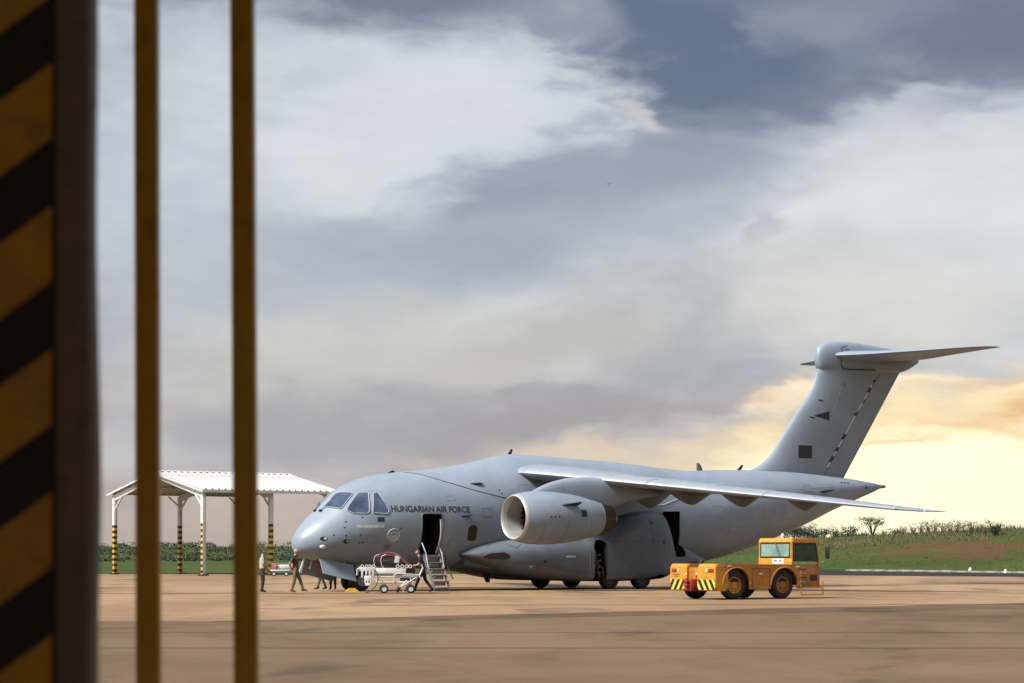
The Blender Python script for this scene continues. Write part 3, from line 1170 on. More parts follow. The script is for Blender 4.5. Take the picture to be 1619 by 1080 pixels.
# small blade aerials and intakes on the port side
def blade(name, base, d_up, chord, height, sweep, thick=0.05, m='paint_dark', parent=None):
    bm = bmesh.new()
    base = Vector(base)
    d_up = Vector(d_up).normalized()
    ax = Vector((1, 0, 0))
    sx = ax.cross(d_up).normalized()
    rings = []
    for t, c in ((-0.1, 1.0), (0.0, 1.0), (0.5, 0.8), (1.0, 0.45)):
        ring = []
        for u, w in ((0, 0), (.25, 1), (.6, .8), (1, 0), (.6, -.8), (.25, -1)):
            ring.append(base + d_up * (t * height) + ax * (sweep * t + chord * c * u) + sx * (w * thick / 2 * c))
        rings.append(ring)
    loft(bm, rings)
    return obj(name, bm, M[m], parent or fus)


for x, z, ch, h in ((7.95, 4.5, .55, .16), (7.12, 3.1, .5, .14), (28.8, 4.50, .6, .35)):
    q = hull(x, z)
    blade('side_aerial', q, (0.1, -1, 0.25), ch, h, .35, 0.1, 'letter')
blade('roof_aerial', hull_top(11.05, 0), (0, 0, 1), .22, .24, .2, m='letter')
blade('roof_aerial', hull_top(22.0, 0), (0, 0, 1), .40, .36, .0, .12, m='paint_dark')
blade('roof_aerial', hull_top(24.5, 0), (0, 0, 1), .28, .25, .3, m='letter')
blade('roof_aerial', hull_top(4.75, 0), (0, 0, 1), .35, .12, .2, m='letter')
blade('belly_aerial', V(9.3, .35, F_BOT(9.3) + .06), (0, 0, -1), .5, .62, .35, .06, m='letter')
# sealed joint running down the crown to the wing
hull_line('seam', [(5.15, 5.0), (5.80, 4.92), (6.70, 4.60), (8.06, 4.22), (9.42, 3.93), (9.9, 3.86)], 0.035, M['letter'], fus)
for x in (4.9, 7.0, 9.3, 22.4, 24.6, 27.0, 29.4):
    pts = [(x, F_ZC(x) + (F_TOP(x) - F_ZC(x)) * q) for q in (.9, .7, .5, .25, 0, -.25, -.5, -.75)]
    if x == 4.9:
        pts = pts[:3]
    hull_line('panel_joint', pts, 0.012, M['paint_dark'], fus, 1, 0.0)
for z in (2.15, 4.2):
    hull_line('panel_joint', [(20.5, z + .5), (24, z + .6), (28, z + 1.2 if z < 4 else z + .55)] if z < 4 else [(20.5, z), (25, z + .25), (30, z + .55)], 0.012, M['paint_dark'], fus, 1, 0.0)
hull_line('fairing_edge', [(17.4, 3.60), (18.4, 3.74), (19.38, 4.04), (20.0, 4.2)], 0.04, M['pale_mark'], fus)
mark('tail_light', disc(32.6, 4.78, .12, .08, 10), M['letter'], fus)
bm = bmesh.new()
tube(bm, [V(34.05, 0, 4.86), V(34.35, 0, 4.86)], [.10, .07], 10)
obj('tail_lamp', bm, M['paint_dark'], fus)

# access hatches let into the skin, and rows of vents
def hatch(x0, z0, x1, z1, name='access_hatch'):
    o = rounded([(x0, z0), (x1, z0), (x1, z1), (x0, z1)], .06, 2)
    p_ = mark(name, o, M['paint'], fus, 1, 0.004)
    ring_mark('hatch_edge', o, 0.014, M['paint_dark'], fus, 1, 0.003)
    return p_


for a in ((2.75, 1.95, 3.25, 2.25), (4.45, 1.55, 4.95, 1.85), (6.6, 1.7, 7.1, 2.1), (8.25, 3.1, 8.75, 3.45), (6.5, 3.75, 6.95, 3.95), (10.3, 4.1, 10.9, 4.5), (21.3, 3.2, 21.9, 3.7), (23.0, 3.9, 23.5, 4.3), (25.4, 3.4, 26.2, 3.8), (27.6, 4.5, 28.2, 4.8), (22.2, 2.1, 22.8, 2.5), (20.6, 4.3, 21.2, 4.7)):
    hatch(*a)
for x in (12.0, 12.3, 12.6, 12.9, 30.6, 30.85, 31.1):
    z = 4.72 if x < 20 else 4.95
    mark('vent_slot', rounded([(x, z), (x + .16, z), (x + .16, z + .06), (x, z + .06)], .02, 2), M['letter'], fus)

# ---- sponsons
SP = [  # aft, bottom, top, outer, widest height
    (7.3, 1.40, 1.52, 2.02, 1.46), (7.8, 1.20, 1.74, 2.34, 1.45), (8.6, .98, 1.98, 2.66, 1.42), (9.8, .62, 2.16, 2.95, 1.36), (11.5, .34, 2.34, 3.10, 1.3),
    (13.2, .27, 2.62, 3.16, 1.3), (15.0, .25, 3.05, 3.18, 1.3), (16.5, .27, 3.40, 3.12, 1.35), (17.6, .32, 3.50, 2.98, 1.4), (18.15, .42, 3.40, 2.80, 1.42),
    (18.5, .58, 2.75, 2.66, 1.4), (19.0, .70, 2.15, 2.48, 1.36), (19.6, .84, 1.90, 2.32, 1.32), (20.3, .95, 1.62, 2.08, 1.26), (21.2, 1.08, 1.30, 1.62, 1.2)]
_sx = [s[0] for s in SP]
S_B, S_T, S_O, S_Z = (pchip(_sx, [s[i] for s in SP]) for i in (1, 2, 3, 4))


def SU(x):
    return 2.4 + 0.9 * sstep(13.5, 16, x) * (1 - sstep(18.1, 18.7, x))


def SE(x):
    return 3.0 + 4.5 * sstep(11, 14, x) * (1 - sstep(17.6, 20, x))


def sponson(side):
    bm = bmesh.new()
    rings = []
    n = 14
    for i in range(57):
        x = 7.3 + 13.8 * i / 56
        zb, zt, o, zc = S_B(x), S_T(x), S_O(x), S_Z(x)
        y0 = 1.2
        ring = [V(x, side * y0, zb)]
        for k in range(n + 1):      # lower quarter
            a = -math.pi / 2 + (math.pi / 2) * k / n
            ring.append(V(x, side * (y0 + (o - y0) * abs(math.cos(a)) ** (2 / SE(x))), zc + (zc - zb) * -abs(math.sin(a)) ** (2 / SE(x))))
        for k in range(1, n + 1):   # upper quarter
            a = (math.pi / 2) * k / n
            ring.append(V(x, side * (y0 + (o - y0) * abs(math.cos(a)) ** (2 / SU(x))), zc + (zt - zc) * abs(math.sin(a)) ** (2 / SU(x))))
        rings.append(ring)
    loft(bm, rings)
    o = obj('landing_gear_sponson', bm, M['paint_shaded'], plane)
    cs = []
    if side == 1:
        cs = [cutter(rounded(PARA_DOOR, .12), (0.95, 3.7)), cutter([(13.55, .2), (14.25, .2), (14.25, 1.95), (14.02, 2.10), (13.72, 2.08), (13.55, 1.85)], (2.2, 3.6))]
        cs.append(cutter([(13.9, .2), (17.7, .2), (17.7, .52), (13.9, .9)], (2.30, 2.98)))
    for c in cs:
        c.parent = plane
    if cs:
        boolean_cut(o, cs)
    return o


# keel fairing between the sponsons
bm = bmesh.new()
rings = []
kz = pchip([7.6, 9, 11, 13, 17.2, 19, 20.6], [.80, .62, .42, .32, .34, .62, .92])
for i in range(27):
    x = 7.6 + 13 * i / 26
    rings.append([V(x, 1.75 * math.cos(q), kz(x) + .55 + .55 * math.copysign(abs(math.sin(q)) ** .4, math.sin(q))) for q in [2 * math.pi * k / 20 for k in range(20)]])
loft(bm, rings)
obj('keel_fairing', bm, M['paint_shaded'], plane)
spon = sponson(1)
spon2 = sponson(-1)


def sp_pt(x, z, off=0.006):
    zb, zt, o, zc = S_B(x), S_T(x), S_O(x), S_Z(x)
    if z >= zc:
        q = min(1, (z - zc) / max(.01, zt - zc))
        return V(x, 1.2 + (o - 1.2) * (1 - q ** SU(x)) ** (1 / SU(x)) + off, z)
    q = min(1, (zc - z) / max(.01, zc - zb))
    return V(x, 1.2 + (o - 1.2) * (1 - q ** SE(x)) ** (1 / SE(x)) + off, z)


def sp_mark(name, outline, m, off=0.006):
    b2 = flat_poly(outline, .15)
    for v in b2.verts:
        v.co = sp_pt(v.co.x, v.co.y, off)
    return obj(name, b2, m, spon)


def sp_line(pts, w=0.02, m='paint_dark'):
    P3 = []
    for a, c in zip(pts, pts[1:]):
        a, c = Vector(a), Vector(c)
        k = max(1, int((c - a).length / .2))
        P3 += [sp_pt(*(a + (c - a) * j / k), 0.002) for j in range(k)]
    P3.append(sp_pt(*pts[-1], 0.002))
    bm = bmesh.new()
    tube(bm, P3, w / 2, 5)
    return obj('panel_joint', bm, M[m], spon)


sp_mark('air_intake', rounded([(8.0, 1.30), (9.05, 1.22), (9.25, 1.38), (9.0, 1.55), (8.3, 1.50)], .12), M['black'])
sp_mark('handle_recess', [(12.0, 1.32), (12.5, 1.31), (12.5, 1.39), (12.0, 1.40)], M['pale_mark'])
sp_mark('lower_light', disc(10.25, .93, .09, .05, 8), M['pale_mark'])
sp_mark('vent', disc(10.9, 1.15, .09, .06, 8), M['black'])
sp_mark('vent', disc(17.0, 2.9, .08, .1, 8), M['black'])
sp_mark('vent', disc(17.6, 2.0, .08, .08, 8), M['black'])
sp_line([(10.0, .75), (10.0, 2.1)])
sp_line([(13.3, .45), (13.3, 2.5)])
sp_line([(14.4, 2.02), (17.9, 2.1)])
sp_line([(14.4, 3.0), (16.6, 3.25)], .05, 'letter')
sp_line([(16.9, 2.0), (16.9, 3.3)])
sp_line([(8.9, 2.0), (9.6, 1.75), (9.9, 1.9)], .03, 'letter')

# ---- wheels
def wheel(parent, c, r, w, m_rim='rim', axis='Y', name='wheel', inner=.5):
    h = w / 2
    bm = bmesh.new()
    prof = [(-h * .7, r * inner), (-h * .95, r * .62), (-h, r * .80), (-h * .86, r * .93), (-h * .55, r * .992), (0, r), (h * .55, r * .992), (h * .86, r * .93), (h, r * .80), (h * .95, r * .62), (h * .7, r * inner)]
    lathe(bm, prof, 32, axis, c, closed=True)
    ty = obj(name, bm, M['tyre'], parent)
    bm = bmesh.new()
    ri = r * inner * 1.04
    lathe(bm, [(-h * .75, .001), (-h * .75, ri * .35), (-h * .45, ri * .5), (-h * .40, ri * .8), (-h * .78, ri * .9), (-h * .80, ri * 1.02), (-h * .6, ri), (h * .6, ri), (h * .80, ri * 1.02), (h * .78, ri * .9),
               (h * .40, ri * .8), (h * .45, ri * .5), (h * .75, ri * .35), (h * .75, .001)], 24, axis, c)
    for k in range(8):
        a = 2 * math.pi * k / 8
        d = {'Y': Vector((math.cos(a), 0, math.sin(a))), 'X': Vector((0, math.cos(a), math.sin(a)))}[axis]
        n = {'Y': Vector((0, 1, 0)), 'X': Vector((1, 0, 0))}[axis]
        for s in (-1, 1):
            tube(bm, [Vector(c) + d * ri * .62 + n * s * h * .38, Vector(c) + d * ri * .62 + n * s * h * .56], ri * .09, 6)
    obj('rim', bm, M[m_rim], ty)
    return ty


for p in (2.58, -2.58):
    for x in (14.75, 16.55):
        wheel(plane, (x, -p, 0.485), 0.485, 0.40, 'rim_dark', name='main_wheel')
        bm = bmesh.new()
        s = 1 if p > 0 else -1
        tube(bm, [(x, -p, .485), (x, -p + s * .35, .485)], .07, 8)
        tube(bm, [(x, -p + s * .33, .45), (x - .15, -p + s * .33, 1.1)], .09, 8)
        obj('gear_leg', bm, M['paint_dark'], plane)
# retraction gear seen in the open bay ahead of the port wheels
bm = bmesh.new()
tube(bm, [(13.7, -2.9, 1.75), (14.1, -2.75, .55)], .06, 8)
tube(bm, [(14.1, -2.9, 1.35), (13.75, -2.8, .95)], .04, 8)
tube(bm, [(13.8, -2.95, 1.15), (14.15, -2.95, .95), (14.2, -2.9, .6)], .035, 8)
for q in range(4):
    box(bm, (13.95, -2.9, .75 + .26 * q), (.22, .14, .06), bev=.01)
obj('bay_linkage', bm, M['rim_dark'], plane)

# nose gear
NX = 3.16
for p in (.42, -.42):
    wheel(plane, (NX, -p, .43), .43, .30, name='nose_wheel')
bm = bmesh.new()
tube(bm, [(NX, 0, .43), (NX - .12, 0, 1.25)], .11, 12)
tube(bm, [(NX, 0, .55), (NX - .14, 0, 1.6)], .075, 12)
tube(bm, [(NX, -.45, .43), (NX, .45, .43)], .06, 8)
tube(bm, [(NX - .05, 0, .8), (NX + .55, 0, 1.2)], .05, 8)
box(bm, (NX - .18, -.02, .78), (.1, .3, .36), bev=.02)
box(bm, (NX - .1, -.2, .95), (.16, .12, .2), bev=.02)
obj('nose_gear_strut', bm, M['paint_dark'], plane)


def panel(name, corners, thick, m, parent, bev=.01):
    """a flat plate through four corner points, given a thickness"""
    c = [Vector(p) for p in corners]
    n = (c[1] - c[0]).cross(c[3] - c[0]).normalized() * thick / 2
    bm = bmesh.new()
    r = [bm.verts.new(p + s) for s in (n, -n) for p in c]
    bm.faces.new(r[:4])
    bm.faces.new(r[7:3:-1])
    for i in range(4):
        j = (i + 1) % 4
        bm.faces.new((r[i], r[j], r[4 + j], r[4 + i]))
    if bev:
        bmesh.ops.bevel(bm, geom=bm.edges[:], offset=bev, segments=1, affect='EDGES')
    return obj(name, bm, m, parent)


for s in (1, -1):
    panel('nose_gear_door', [V(1.02, s * .62, 1.28), V(2.62, s * .66, 1.02), V(2.62, s * .98, .30), V(1.02, s * .92, .66)], .05, M['paint'], plane)
    for x in (1.3, 2.3):
        bm = bmesh.new()
        tube(bm, [V(x, s * .42, 1.35), V(x, s * .66, .85 - .2 * (x - 1.3))], .03, 6)
        obj('door_rod', bm, M['white'], plane)
bm = bmesh.new()
tube(bm, [V(.95, -.5, 1.3), V(.82, -.75, .62)], .045, 6)
obj('bay_brace', bm, M['white'], plane)
bm = bmesh.new()
tube(bm, [V(1.12, .3, 1.4), V(1.75, .1, .72)], .05, 6)
obj('bay_brace', bm, M['white'], plane)
bm = bmesh.new()
tube(bm, [V(1.2, -.1, 1.35), V(1.5, -.15, .85)], .05, 6)
obj('bay_cable', bm, M['red'], plane)

# ---- airstair under the crew door
def airstair():
    root = bpy.data.objects.new('airstair', None)
    COL.objects.link(root)
    root.parent = plane
    n = 6
    a0, a1 = Vector(V(5.7, 2.0, 1.38)), Vector((5.72, -2.80, 0.16))
    for i in range(n):
        t = i / (n - 1)
        p = a0.lerp(a1, t)
        bm = bmesh.new()
        box(bm, p, (.72, .26, .045), bev=.008)
        box(bm, p + Vector((0, .11, -.1)), (.70, .02, .17))
        obj('step', bm, M['rim'], root)
    for s in (-1, 1):
        bm = bmesh.new()
        off = Vector((s * .375, 0, 0))
        prism(bm, [(0, .12), (1, .12), (1, -.14), (0, -.14)], (-.02, .02), lambda a, b_, e: a0.lerp(a1, a) + off + Vector((e, 0, b_)))
        obj('stringer', bm, M['paint_dark'] if s < 0 else M['rim'], root)
    for s, m in ((-1, 'alu'), (1, 'alu')):
        bm = bmesh.new()
        off = Vector((s * .40, 0, 0))
        top = Vector(V(5.68 + s * .45, 1.98, 1.95 if s < 0 else 1.75))
        tube(bm, [top, top.lerp(a0 + off + Vector((0, -.25, .05)), .8), a0.lerp(a1, .45) + off + Vector((0, 0, .1))], .028, 6)
        obj('handrail', bm, M[m], root)
    bm = bmesh.new()
    tube(bm, [V(6.26, 2.12, 1.45), V(6.34, 2.3, .9), V(6.40, 2.6, .42)], .03, 6)
    obj('support_strut', bm, M['letter'], root)
    for i in range(4):
        bm = bmesh.new()
        p = a0.lerp(a1, .25 + .2 * i) + Vector((-.39, -.02, .2))
        tube(bm, [p + Vector((0, 0, -.15)), p, p + Vector((.0, -.1, .05))], .022, 6)
        obj('rail_stanchion', bm, M['alu'], root)


airstair()

# ---- wings
def foil(n=16):
    up, lo = [], []
    for i in range(n + 1):
        x = 0.5 * (1 - math.cos(math.pi * i / n))
        t = 5 * (0.2969 * math.sqrt(x) - 0.1260 * x - 0.3516 * x * x + 0.2843 * x ** 3 - 0.1036 * x ** 4)
        cmb = 0.10 * x * (1 - x)
        up.append((x, t * .55 + cmb * .18))
        lo.append((x, -t * .45 + cmb * .18))
    return up[::-1] + lo[1:-1]     # from trailing edge over the top to the nose and back


FOIL = foil()
WK = 1.75
WS = [  # port, LE, TE, z of leading edge, thickness, nose-up
    (0.0, 9.9, 17.0, 5.16, .13, 1.5), (2.1, 10.75, 17.0, 5.0, .135, 1.5), (5.3, 12.05, 17.3, 4.66, .125, 1.2), (8.5, 14.0, 18.0, 4.28, .12, .8),
    (12.0, 16.10, 19.10, 3.86, .115, .3), (15.5, 18.2, 20.1, 3.42, .11, 0), (17.0, 19.25, 20.55, 3.24, .10, 0), (17.5, 19.9, 20.62, 3.20, .07, 0)]
_wp = [w[0] for w in WS]
W_LE, W_TE, W_Z, W_T, W_I = (pchip(_wp, [w[i] for w in WS]) for i in (1, 2, 3, 4, 5))


def wing_pt(p, x, t):
    """x chord fraction, t height above the chord line, also as a fraction of chord"""
    c = W_TE(p) - W_LE(p)
    a = R(W_I(p))
    return V(W_LE(p) + c * x, p, W_Z(p) + c * t - c * x * math.sin(a))


def mir(v, side):
    return Vector((v.x, v.y * side, v.z))


FAIR = ((3.7, 1.1), (6.0, .78), (8.5, .66), (11.3, .56))
for side in (1, -1):
    bm = bmesh.new()
    ps = [0, 1, 2.1, 3.2, 4.2, 5.3, 6.4, 7.5, 8.5, 9.6, 10.8, 12, 13.2, 14.4, 15.5, 16.3, 17.0, 17.3, 17.5]
    rings = [[mir(wing_pt(p, x, t * W_T(p) * WK), side) for x, t in FOIL] for p in ps]
    loft(bm, rings)
    wing = obj('wing', bm, M['paint'], plane)
    # leading-edge slats in three lengths, bright metal
    for a0, a1 in ((1.9, 7.2), (7.28, 11.6), (11.68, 16.4)):
        bm = bmesh.new()
        rings = []
        for i in range(9):
            p = a0 + (a1 - a0) * i / 8
            c = W_TE(p) - W_LE(p)
            nose = [(x * c, t * W_T(p) * WK * c) for x, t in FOIL if x < (.15 if t > 0 else .09)]
            ring = []
            for k, (a, h) in enumerate(nose):
                q0, q1 = nose[max(0, k - 1)], nose[min(len(nose) - 1, k + 1)]
                d = Vector((q1[0] - q0[0], q1[1] - q0[1])).normalized()
                ring.append(mir(wing_pt(p, (a + d.y * .014) / c, (h - d.x * .014) / c), side))
            rings.append(ring)
        loft(bm, rings, closed=True)
        obj('leading_edge_slat', bm, M['slat'], wing)
    # trailing-edge flaps slightly drooped
    for a0, a1 in ((2.4, 5.0), (5.6, 12.2)):
        bm = bmesh.new()
        rings = []
        for i in range(7):
            p = a0 + (a1 - a0) * i / 6
            c = W_TE(p) - W_LE(p)
            ring = []
            for x, t in ((.74, -.020), (.80, .030), (.90, .008), (1.07, -.055), (.92, -.036), (.82, -.035)):
                ring.append(mir(wing_pt(p, x, t), side))
            rings.append(ring)
        loft(bm, rings)
        obj('flap', bm, M['paint'], wing)
    # canoe fairings over the flap tracks
    for p, dep in FAIR:
        bm = bmesh.new()
        rings = []
        c = W_TE(p) - W_LE(p)
        x0, x1 = W_LE(p) + c * .48, W_TE(p) + .55 + .1 * dep
        for i in range(15):
            u = i / 14
            x = x0 + (x1 - x0) * u
            zt = wing_pt(p, min(1, (x - W_LE(p)) / c), -.02).z - DZ
            d = dep * (math.sin(math.pi * min(1, u / .62) / 2) ** 1.3 if u < .62 else max(0.0, 1 - (u - .62) / .38) ** .8 * .95 + .05)
            hw = .20 * math.sin(math.pi * min(.98, .06 + u * .93)) ** .6
            zc = zt + .12 - d * .5 - .15 * u
            hh = max(.03, d * .5 + .1 * (1 - u))
            rings.append([mir(V(x, p + hw * math.cos(q), zc + hh * math.sin(q)), side) for q in [2 * math.pi * k / 12 for k in range(12)]])
        loft(bm, rings)
        obj('flap_track_fairing', bm, M['paint_shaded'], wing)
    # wingtip lamp
    bm = bmesh.new()
    q = mir(wing_pt(17.25, .02, 0), side)
    bmesh.ops.create_uvsphere(bm, u_segments=8, v_segments=6, radius=.045, matrix=Matrix.Translation(q))
    obj('wingtip_lamp', bm, M['lamp_white'], wing)
    # joints across the wing skin
    for p in (6.2, 9.4, 13.2):
        bm = bmesh.new()
        tube(bm, [mir(wing_pt(p, x, t * W_T(p) * WK + .0005), side) for x, t in FOIL if t > 0 and .13 < x < .9], .012, 4)
        obj('panel_joint', bm, M['paint_dark'], wing)

    # ---- engine
    EP, EZ, EX = 5.3, 3.00, 7.62
    c0 = mir(V(EX, EP, EZ), side)
    bm = bmesh.new()
    lathe(bm, [(.16, 1.005), (.35, 1.05), (.8, 1.12), (1.4, 1.155), (2.1, 1.15), (2.9, 1.10), (3.7, 1.0), (4.4, .87), (4.95, .755), (4.96, .70), (4.5, .72)], 56, 'X', c0)
    nac = obj('engine_nacelle', bm, M['paint'], plane)
    bm = bmesh.new()
    lathe(bm, [(.30, .835), (.12, .86), (.03, .895), (0, .925), (.02, .955), (.08, .985), (.165, 1.008)], 56, 'X', c0)
    obj('inlet_lip', bm, M['lip'], nac)
    bm = bmesh.new()
    lathe(bm, [(.295, .834), (.6, .82), (1.0, .81), (1.35, .81)], 48, 'X', c0)
    obj('inlet_duct', bm, M['duct'], nac)
    bm = bmesh.new()
    lathe(bm, [(.82, .001), (.9, .08), (1.05, .17), (1.22, .24), (1.22, .80)], 40, 'X', c0)
    for k in range(22):
        a = 2 * math.pi * k / 22
        d = Vector((0, math.cos(a), math.sin(a)))
        e = Vector((0, -math.sin(a), math.cos(a)))
        v = [bm.verts.new(c0 + Vector((x_, 0, 0)) + d * r_ + e * w_) for x_, r_, w_ in ((1.06, .22, -.02), (1.19, .22, .04), (1.19, .80, .11), (1.0, .80, -.03))]
        bm.faces.new(v)
    obj('fan', bm, M['fan'], nac)
    bm = bmesh.new()
    lathe(bm, [(4.3, .70), (4.95, .70), (5.35, .655), (5.72, .60), (5.73, .56), (5.2, .58)], 48, 'X', c0)
    obj('exhaust_nozzle', bm, M['exhaust'], nac)
    bm = bmesh.new()
    lathe(bm, [(5.2, .50), (5.7, .42), (6.1, .22), (6.3, .03), (6.31, .001)], 32, 'X', c0)
    obj('exhaust_cone', bm, M['duct'], nac)
    # strake, square marking, small ports on the outer side
    ang = R(28)
    rs = 1.13
    base = c0 + Vector((2.0, -side * math.cos(ang) * rs, math.sin(ang) * rs))
    up = Vector((0, -side * math.cos(ang), math.sin(ang)))
    bm = bmesh.new()
    v = []
    for t in (-.018, .018):
        for a, h in ((0, -.04), (.15, .07), (.95, .30), (1.08, .27), (1.0, -.06)):
            v.append(bm.verts.new(base + Vector((a, t * math.sin(ang) * side, t * math.cos(ang))) + up * h))
    bm.faces.new(v[:5]); bm.faces.new(v[9:4:-1])
    for i in range(5):
        j = (i + 1) % 5
        bm.faces.new((v[i], v[j], v[5 + j], v[5 + i]))
    obj('strake', bm, M['letter'], nac)

    def nac_mark(name, x0, x1, a0, a1, m, off=.008):
        bm = bmesh.new()
        pr = pchip([.16, .35, .8, 1.4, 2.1, 2.9, 3.7, 4.4, 4.95], [1.005, 1.05, 1.12, 1.155, 1.15, 1.10, 1.0, .87, .755])
        g = [[bm.verts.new(c0 + Vector((x_, -side * math.cos(R(a)) * (pr(x_) + off), math.sin(R(a)) * (pr(x_) + off)))) for a in (a0, (a0 + a1) / 2, a1)] for x_ in (x0, (x0 + x1) / 2, x1)]
        for i in (0, 1):
            for j in (0, 1):
                bm.faces.new((g[i][j], g[i + 1][j], g[i + 1][j + 1], g[i][j + 1]))
        return obj(name, bm, m, nac)
    nac_mark('black_marking', 3.22, 3.56, 2, 19, M['black'])
    for x_, a in ((1.28, -1), (1.5, -1), (1.75, 0)):
        nac_mark('rivet_port', x_, x_ + .09, a, a + 4, M['letter'])
    for x_ in (1.0, 2.35, 3.9):
        bm = bmesh.new()
        pr = pchip([.16, .35, .8, 1.4, 2.1, 2.9, 3.7, 4.4, 4.95], [1.005, 1.05, 1.12, 1.155, 1.15, 1.10, 1.0, .87, .755])
        tube(bm, [c0 + Vector((x_, math.cos(2 * math.pi * k / 40) * pr(x_), math.sin(2 * math.pi * k / 40) * pr(x_))) for k in range(41)], .006, 4, cap=False)
        obj('panel_joint', bm, M['paint_dark'], nac)
    for o_ in [nac] + list(nac.children):
        for v in o_.data.vertices:
            d = v.co - c0
            v.co = c0 + Vector((d.x * (.875 if d.x > 0 else 1), d.y * .975, d.z * .975))
    # pylon
    bm = bmesh.new()
    rings = []
    top = pchip([8.3, 8.8, 9.6, 10.5, 11.5, 12.5, 14.0, 15.4], [3.95, 4.22, 4.52, 4.70, 4.76, 4.70, 4.45, 4.15])
    bot = pchip([8.3, 9.5, 11.0, 12.2, 12.8, 13.6, 14.6, 15.4], [3.6, 3.3, 3.2, 3.25, 3.45, 3.70, 3.90, 4.02])
    for i in range(25):
        x = 8.3 + 7.1 * i / 24
        hw = .36 * math.sin(math.pi * min(1, .12 + .5 * (i / 24) ** .7)) if i < 18 else .36 * (1 - (i - 17) / 7.2)
        hw = max(hw, .03)
        zt, zb = top(x), bot(x)
        zm, hh = (zt + zb) / 2, (zt - zb) / 2
        rings.append([mir(V(x, EP + hw * math.copysign(abs(math.cos(q)) ** .8, math.cos(q)), zm + hh * math.copysign(abs(math.sin(q)) ** .6, math.sin(q))), side) for q in [2 * math.pi * k / 20 for k in range(20)]])
    loft(bm, rings)
    obj('pylon', bm, M['paint'], plane)

# wing-to-body fairing edge on the crown
bm = bmesh.new()
pts = []
for t in [math.pi * k / 20 for k in range(21)]:
    pass
bm.free()

# ---- fin
def foil_t(x):
    return 5 * (0.2969 * math.sqrt(max(0, x)) - 0.1260 * x - 0.3516 * x * x + 0.2843 * x ** 3 - 0.1036 * x ** 4)


def hinge(z):
    return 30.24 + (z - 5.66) * (33.62 - 30.24) / (10.31 - 5.66)


def fin_ring(z, a0, a1, n=14):
    """closed ring between two stations, thickness from the whole fin's section"""
    le, te, th_ = N_LE(z), N_TE(z), N_T(z)
    c = te - le
    xs_ = [a0 + (a1 - a0) * .5 * (1 - math.cos(math.pi * k / n)) for k in range(n + 1)]
    port = [V(x, foil_t((x - le) / c) * th_ * c, z) for x in xs_]
    star = [V(x, -foil_t((x - le) / c) * th_ * c, z) for x in xs_]
    return port + star[::-1]


FIN = [(5.0, 24.6, 31.45, .10), (5.45, 25.2, 31.77, .105), (5.65, 25.75, 31.91, .108), (6.0, 26.35, 32.16, .112), (6.5, 26.85, 32.52, .114), (7.1, 27.30, 32.95, .114), (8.4, 28.35, 33.88, .112), (9.8, 29.45, 34.88, .114), (10.6, 29.74, 35.45, .118), (11.2, 29.85, 35.88, .125)]
_fz = [f_[0] for f_ in FIN]
N_LE, N_TE, N_T = (pchip(_fz, [f_[i] for f_ in FIN]) for i in (1, 2, 3))
bm = bmesh.new()
loft(bm, [fin_ring(z, N_LE(z), hinge(z)) for z in [5.0 + .2 * i for i in range(32)]])
bmesh.ops.remove_doubles(bm, verts=bm.verts[:], dist=1e-5)
fin = obj('vertical_fin', bm, M['paint'], plane)
bm = bmesh.new()
rings = []
for z in [5.2 + .2 * i for i in range(29)]:
    h0 = V(hinge(z) + .03, 0, z)
    rot = Matrix.Rotation(R(4), 3, 'Z')
    rings.append([h0 + rot @ (p - h0) for p in fin_ring(z, hinge(z) + .03, N_TE(z), 8)])
loft(bm, rings)
bmesh.ops.remove_doubles(bm, verts=bm.verts[:], dist=1e-5)
obj('rudder', bm, M['paint'], plane)


def fin_pt(x, z, off=.006):
    le, te = N_LE(z), N_TE(z)
    q = min(1, max(0, (x - le) / (te - le)))
    t = 5 * (0.2969 * math.sqrt(q) - 0.1260 * q - 0.3516 * q * q + 0.2843 * q ** 3 - 0.1036 * q ** 4)
    return V(x, t * N_T(z) * (te - le) + off, z)


def fin_mark(name, outline, m, off=.006):
    b2 = flat_poly(outline, .3)
    for v in b2.verts:
        v.co = fin_pt(v.co.x, v.co.y, off)
    return obj(name, b2, m, fin)


for z0, z1 in ((5.75, 6.0), (6.3, 6.55), (6.75, 7.15), (7.4, 8.35), (8.6, 9.0), (9.2, 9.95)):
    fin_mark('hinge_stripe', [(hinge(z0) - .13, z0), (hinge(z0), z0), (hinge(z1), z1), (hinge(z1) - .13, z1)], M['white'], .01)
for z0, z1 in ((6.0, 6.16), (6.16, 6.3), (6.55, 6.75), (7.15, 7.42), (8.35, 8.5), (9.55, 9.8), (10.1, 10.2)):
    fin_mark('hinge_bracket', [(hinge(z0) - .20, z0), (hinge(z0) + .02, z0), (hinge(z1) + .02, z1), (hinge(z1) - .20, z1)], M['black'], .014)
bm = bmesh.new()
tube(bm, [fin_pt(hinge(z), z, .0) for z in [5.6 + .25 * i for i in range(20)]], .02, 4)
obj('rudder_gap', bm, M['letter'], fin)
fin_mark('fin_triangle', [(29.25, 8.26), (30.25, 8.51), (30.28, 8.04)], M['black'])
fin_mark('fin_square', [(28.20, 6.15), (29.10, 6.15), (29.10, 6.78), (28.20, 6.78)], M['black'])
for pts in ([(29.56, 9.0), (29.86, 8.97), (29.86, 9.04), (29.56, 9.07)], [(28.98, 8.15), (29.28, 8.12), (29.28, 8.19), (28.98, 8.22)]):
    fin_mark('small_fin_mark', pts, M['letter'])
fin_mark('pale_fin_line', [(30.42, 8.42), (30.50, 8.42), (31.20, 9.85), (31.12, 9.85)], M['seal'])
fin_mark('dark_fin_line', [(31.0, 9.85), (31.34, 9.95), (31.30, 9.72)], M['paint_dark'])

